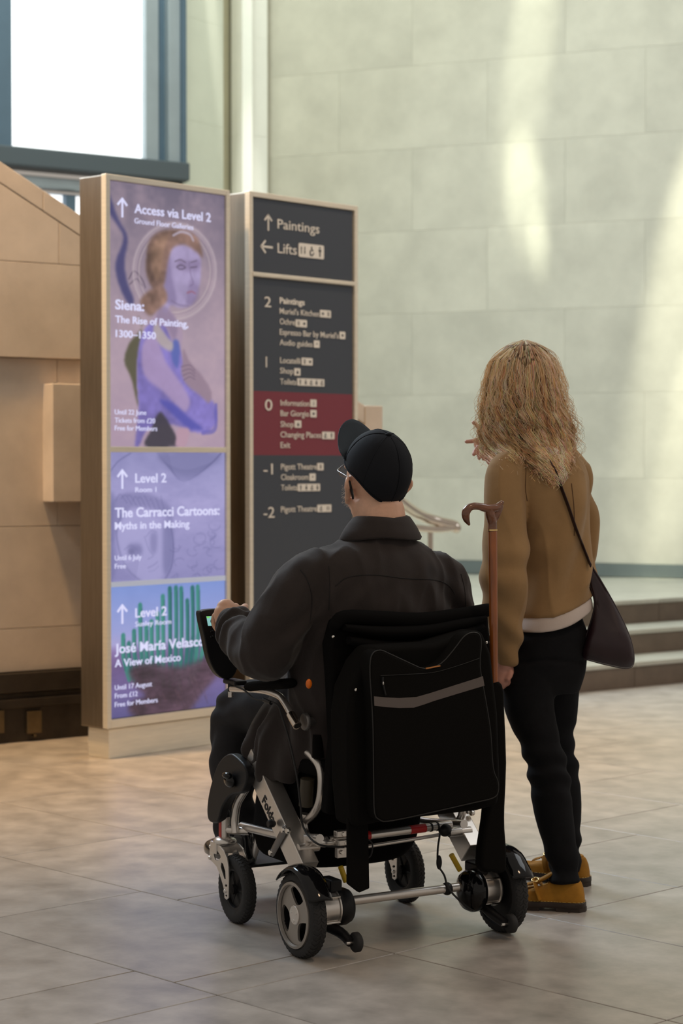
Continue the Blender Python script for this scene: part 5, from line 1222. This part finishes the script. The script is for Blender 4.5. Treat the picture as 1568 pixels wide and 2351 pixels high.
# --- shoes
def shoe(heel, toe_deg, ln, lab=None):
    """shoe built along its own length then turned; heel point on the floor"""
    R_ = Matrix.Translation(Vector(heel)) @ Matrix.Rotation(math.radians(toe_deg), 4, 'Z')
    def outline(k, z, toe=1., ins=0.):
        pts = [(0.002+ins, 0), (.012+ins, .026-ins), (.05, .034-ins), (.10, .034-ins), (.16, .044-ins), (.205, .046-ins), (.245*toe, .034-ins), (.268*toe-ins, .010), (.268*toe-ins, -.012), (.24*toe, -.034+ins), (.19, -.042+ins), (.12, -.036+ins), (.05, -.033+ins), (.012+ins, -.024+ins)]
        return [(x*ln/.268, y, z) for x, y in smooth_poly(pts, 3)]
    def loft(L):
        n = len(L[0]); v = [tuple(R_ @ Vector(p)) for r in L for p in r]; f = [(i*n+j, i*n+(j+1) % n, (i+1)*n+(j+1) % n, (i+1)*n+j) for i in range(len(L)-1) for j in range(n)]
        f += [tuple(range(n))[::-1], tuple((len(L)-1)*n+j for j in range(n))]; return v, f
    def hz(L, fn): return [(x, y, z+fn(x)) for x, y, z in L]
    top = lambda k: (lambda x: k*(-.018*max(0, (x-.09)/.05 if x < .14 else 1)-.022*max(0, (x-.16)/.1)))
    up_ = [outline(0, .026, 1, .0), outline(0, .045, 1, .001), hz(outline(0, .066, .99, .004), top(.6)), hz(outline(0, .082, .97, .009), top(1.25)), hz(outline(0, .088, .95, .013), top(1.5))]
    s = obj('shoe', loft(up_), M['ochre'], wo, smooth=60, bevel=0); s.location = -Lw
    if lab: tag(s, lab)
    hl_ = [(x, y, z) for x, y, z in outline(0, 0) if x < .085*ln/.268]
    so_ = obj('shoe_sole', [loft([outline(0, .011, 1.01, -.002), outline(0, .014, 1.015, -.0035), outline(0, .026, 1.015, -.0035), outline(0, .028, 1.01, -.002)]),
                            ([tuple(R_ @ Vector(p)) for z in (.0, .013) for p in [(-.002, -.012, z), (-.002, .012, z), (.012, .030, z), (.08, .036, z), (.08, -.034, z), (.012, -.028, z)]], [tuple(range(6))[::-1], tuple(range(6, 12))]+[(i, (i+1) % 6, 6+(i+1) % 6, 6+i) for i in range(6)]),
                            ([tuple(R_ @ Vector(p)) for z in (.0, .013) for p in [(.13, -.038, z), (.13, .040, z), (.2, .047, z), (.25, .030, z), (.262, 0, z), (.25, -.032, z), (.2, -.044, z)]], [tuple(range(7))[::-1], tuple(range(7, 14))]+[(i, (i+1) % 7, 7+(i+1) % 7, 7+i) for i in range(7)])], M['sole'], s, smooth=40)
    ol = outline(0, .0295, 1.006, -.0028); G = []
    for i in range(0, len(ol)-1):
        a, b = Vector(ol[i]), Vector(ol[(i+1) % len(ol)])
        m = max(1, int((b-a).length/.008))
        for k in range(m): p, q = a.lerp(b, (k+.15)/m), a.lerp(b, (k+.75)/m); G.append(tube([R_ @ p, R_ @ q], [.0009, .0009], 4))
    obj('stitching', G, M['stitch'], s)
    # ankle collar, saddle strap, fringe, buckle
    oc = lambda y, z: R_ @ Vector((y, 0, z))
    ring_ = [R_ @ Vector((.066+.040*math.cos(t), .024*math.sin(t), .088-.010*max(0, math.cos(t)))) for t in np.linspace(0, 2*math.pi, 33)]
    obj('collar_roll', tube(ring_, [.0048]*33, 8), M['ochre'], s, smooth=60)
    obj('saddle_strap', tube([R_ @ Vector(p) for p in ((.125, -.044, .034), (.135, -.040, .060), (.145, -.018, .076), (.147, 0, .080), (.145, .018, .076), (.135, .042, .060), (.125, .046, .034))], [.012]*7, 10, 4, flat=.28, up=(0, 0, 1)), M['ochre'], s, smooth=60)
    obj('fringe', [tube([R_ @ Vector((.165, .006*i, .073-.0002*i*i)), R_ @ Vector((.195, .0075*i, .064-.0004*i*i))], [.0036, .0026], 6, flat=.5) for i in range(-4, 5)], M['ochre'], s)
    obj('tongue', [tube([R_ @ Vector(p) for p in ((.105, 0, .100), (.125, 0, .088), (.155, 0, .074))], [.022, .021, .018], 14, 3, flat=.3, up=(0, 0, 1), rnd=True)], M['ochre'], s, smooth=60)
    obj('buckle', tube([R_ @ Vector((.146+.010*math.cos(t), .014+.010*math.sin(t)+(.0), .086-.004*math.sin(t))) for t in np.linspace(0, 2*math.pi, 21)], [.0022]*21, 8), M['gold'], s, smooth=60)
    obj('buckle', tube([R_ @ Vector((.146+.010*math.cos(t), -.012+.010*math.sin(t), .085+.004*math.sin(t))) for t in np.linspace(0, 2*math.pi, 21)], [.0022]*21, 8), M['gold'], s, smooth=60)
hA = onfloor(1349, 2094); shoe((hA.x-.005, hA.y+.012, 0), 163, .262)
hB = onfloor(1356, 2038); shoe((hB.x-.004, hB.y+.02, 0), 140, .262)
# --- hair
M['hairbase'] = mat('dark_blond_hair_base', (.16, .085, .035), .7, var=.4, vs=40, stretch=(3, 3, .5))
hm = bpy.data.materials.new('blond_hair'); hm.use_nodes = True; nt = hm.node_tree; hb = nt.nodes['Principled BSDF']
ca = node(nt, 'ShaderNodeVertexColor', layer_name='tint'); nt.links.new(ca.outputs[0], hb.inputs['Base Color']); hb.inputs['Roughness'].default_value = .42; hb.inputs['Specular IOR Level'].default_value = .4
M['hair'] = hm
q = np.random.default_rng(21)
R3 = HW.to_3x3().normalized()
def env(z):
    """half width (x), half depth (y) and centre of the hair mass at height z in the picture's own scale"""
    rows = [(1.672, .012, .02, 1206), (1.664, .052, .06, 1204), (1.645, .074, .085, 1204), (1.60, .094, .105, 1202), (1.55, .108, .115, 1202), (1.50, .116, .118, 1202), (1.45, .126, .112, 1206), (1.40, .137, .105, 1212), (1.36, .136, .10, 1215), (1.32, .130, .09, 1218), (1.28, .120, .08, 1221), (1.24, .11, .07, 1224)]
    zz = [-r[0] for r in rows]; return [np.interp(-z, zz, [r[k] for r in rows]) for k in (1, 2, 3)]
jb_ = BVHTree.FromObject(wj, bpy.context.evaluated_depsgraph_get())
def hairpt(a, z, k):
    rx, ry, cxp = env(z); cx = (cxp-784)/4700*6.05
    return Vector((cx+rx*k*math.cos(a), 6.07+ry*k*math.sin(a), z))
def strand(a, z0, z1, k, amp, wl, ph, n=26, start=None, curl=1.):
    pts = []; top = hairpt(a, z0, .3)
    L = z0-z1
    for i in range(n):
        t = i/(n-1); z = z0-L*(t**1.05); kk = k*(1 if t > .18 else (.25+.75*math.sqrt(t/.18)))
        p = hairpt(a+.25*math.sin(t*3+ph)*.3, z, kk)
        w = amp*(.15+2.2*max(0, t-.22)**1.2); s_ = 2*math.pi*(z0-z)/wl+ph
        tang = Vector((-math.sin(a), math.cos(a), 0)); rad = Vector((math.cos(a), math.sin(a), 0))
        p = p+tang*w*math.sin(s_)+rad*w*.8*math.cos(s_); pts.append(p)
    # lie on top of the shoulders instead of passing through them
    out = []; off = []
    for p in pts:
        if p.z < 1.43:
            lp_ = p+Lw; h = jb_.find_nearest(p) if False else None
            hit = jb_.ray_cast(Vector((p.x, p.y-.6, p.z)), Vector((0, 1, 0)))
            if hit[0] is not None and p.y > hit[0].y-.008 and p.y < 6.2: off.append(hit[0].y-.008-p.y); continue
        off.append(0.)
    for _ in range(3): off = [(off[max(0, i-1)]+2*off[i]+off[min(len(off)-1, i+1)])/4 for i in range(len(off))]
    return [Vector((p.x, p.y+d, p.z)) for p, d in zip(pts, off)]
V = []; Fc = []; C = []
def addtube(pts, r0, r1, colr, m=3):
    global V
    n = len(pts); base = len(V)
    for i, p in enumerate(pts):
        T = (pts[min(i+1, n-1)]-pts[max(i-1, 0)]).normalized(); u = T.orthogonal().normalized(); w = T.cross(u); r = r0+(r1-r0)*i/(n-1)
        if i < 2: r *= .6
        for j in range(m): t = 2*math.pi*j/m; V.append(tuple(p+u*r*math.cos(t)+w*r*math.sin(t)))
        tt = i/(n-1); kf = min(1.4+.8*tt, .93/max(colr)); cc = [colr[0]*kf, colr[1]*kf*1.02, colr[2]*kf*1.08]; C.extend([(*cc, 1)]*m)
    for i in range(n-1):
        for j in range(m): Fc.append((base+i*m+j, base+i*m+(j+1) % m, base+(i+1)*m+(j+1) % m, base+(i+1)*m+j))
TONES = [(.66, .45, .245), (.50, .32, .155), (.80, .59, .36), (.30, .175, .08), (.95, .76, .51), (.60, .40, .20)]
for g in range(260):
    a0 = q.random()*2*math.pi; face_a = math.radians(42+90)
    if abs((a0-face_a+math.pi) % (2*math.pi)-math.pi) < .45: continue
    ca_, sa_ = math.cos(a0), math.sin(a0)
    zend = np.interp(ca_, [-1, -.6, -.2, .25, .6, .85, 1], [1.320, 1.325, 1.300, 1.255, 1.240, 1.29, 1.35])+abs(q.normal())*.026
    kg = .86+.17*q.random(); amp = .004+.0055*q.random(); wl = .050+.030*q.random(); ph = q.random()*6.28; z0 = 1.668-.035*q.random()**2
    tone = TONES[int(q.random()*6)]; lay = .55+.65*q.random()
    for s in range(14):
        aa = a0+q.normal()*.028; kk = kg+q.normal()*.012
        P_ = strand(aa, z0, zend+q.normal()*.010, kk, amp*(1+q.normal()*.12), wl*(1+q.normal()*.02), ph+q.normal()*.22, 34)
        t = [c*lay*(.8+.4*q.random()) for c in tone]; addtube(P_, .00125, .0006, t)
for g in range(260):     # fly-away hairs
    a0 = q.random()*2*math.pi; P_ = strand(a0, 1.672-.04*q.random(), 1.27+q.random()*.2, 1.02+.16*q.random(), .008+.008*q.random(), .05+.04*q.random(), q.random()*6, 26)
    addtube(P_, .0006, .00035, [c*1.2 for c in TONES[int(q.random()*6)]])
me = bpy.data.meshes.new('hair'); me.from_pydata(V, [], Fc); at2 = me.color_attributes.new('tint', 'FLOAT_COLOR', 'POINT'); at2.data.foreach_set('color', np.array(C, float).ravel())
me.shade_smooth(); me.materials.append(hm); hair = bpy.data.objects.new('hair', me); COL.objects.link(hair); hair.parent = wo; hair.location = -Lw; hair['kind'] = 'stuff'
print('hair tris', len(Fc)*2)
rows = []
for z in (1.655, 1.635, 1.60, 1.55, 1.50, 1.45, 1.41, 1.385):
    rx, ry, cxp = env(z); k = .84 if z > 1.45 else .62; rows.append(((cxp-784)/4700*6.05, 6.085, z, rx*k, ry*k, 2.))
obj('hair_mass', rings(rows[::-1], 40, 4), M['hairbase'], hair, smooth=70)

# ================================================================== shoulder bag
BFr = Frame(0, 6.0, 0)
sb = tag(empty('shoulder_bag', (.80, 6.02, 1.08)), 'dark maroon leather shoulder bag hanging at the right hip of the standing person', 'bag')
Lb = Vector((.80, 6.02, 1.08))
op = [(1345, 1268), (1362, 1302), (1384, 1338), (1418, 1398), (1446, 1458), (1457, 1500), (1456, 1528), (1440, 1536), (1405, 1530), (1365, 1520), (1338, 1508), (1346, 1470), (1362, 1420), (1368, 1385), (1358, 1345), (1346, 1300)]
P_ = [(at(x, y, 5.985).x-Lb.x, at(x, y, 5.985).z-Lb.z) for x, y in op]; Ps = smooth_poly(P_, 4)
cxm = sum(p[0] for p in Ps)/len(Ps); czm = sum(p[1] for p in Ps)/len(Ps)
v = []; f = []; n = len(Ps); lay = [(-.050, .86), (-.062, .55), (-.064, .2)]
prof = [(-.058, .50), (-.052, .80), (-.034, .97), (-.015, 1.), (.015, 1.), (.034, .97), (.052, .80), (.058, .50)]
for yy, k in prof:
    for a, b in Ps:
        low = min(1, max(.30, (.30-(b-min(p[1] for p in Ps)))/.22)); v.append((cxm+(a-cxm)*k, yy*low*.85, czm+(b-czm)*k))
for i in range(len(prof)-1):
    for j in range(n): f.append((i*n+j, i*n+(j+1) % n, (i+1)*n+(j+1) % n, (i+1)*n+j))
f += [tuple(range(n))[::-1], tuple((len(prof)-1)*n+j for j in range(n))]
bb_ = obj('bag_body', (v, f), M['maroon'], sb, smooth=70)
obj('edge_piping', tube([(a, -.014*.5, b) for a, b in Ps]+[(Ps[0][0], -.007, Ps[0][1])], [.0028]*(n+1), 8), M['maroon'], bb_, smooth=60)
sl_ = [(1180, 1004), (1200, 1008), (1262, 1062), (1275, 1085), (1290, 1125), (1305, 1165), (1322, 1215), (1338, 1255), (1350, 1285)]
bpy.context.view_layer.update()
bvh_ = BVHTree.FromObject(wj, bpy.context.evaluated_depsgraph_get()); pts = []
for p in cr(sl_[2:], 6):
    h, nn = ray_hit(bvh_, wj, p[0], p[1])
    if h is None: continue
    pts.append(h+Vector((0, -.006, 0)))
pts.append(Vector(at(1356, 1298, 5.975))); pts = [Vector(at(1232, 1020, 5.985)), Vector(at(1190, 1001, 6.02)), Vector(at(1180, 1004, 6.07))][::-1]+pts
obj('strap', tube([tuple(p-Lb) for p in pts], [.0095]*len(pts), 10, 1, flat=.3, up=(0, 1, 0)), M['maroon'], sb, smooth=60)
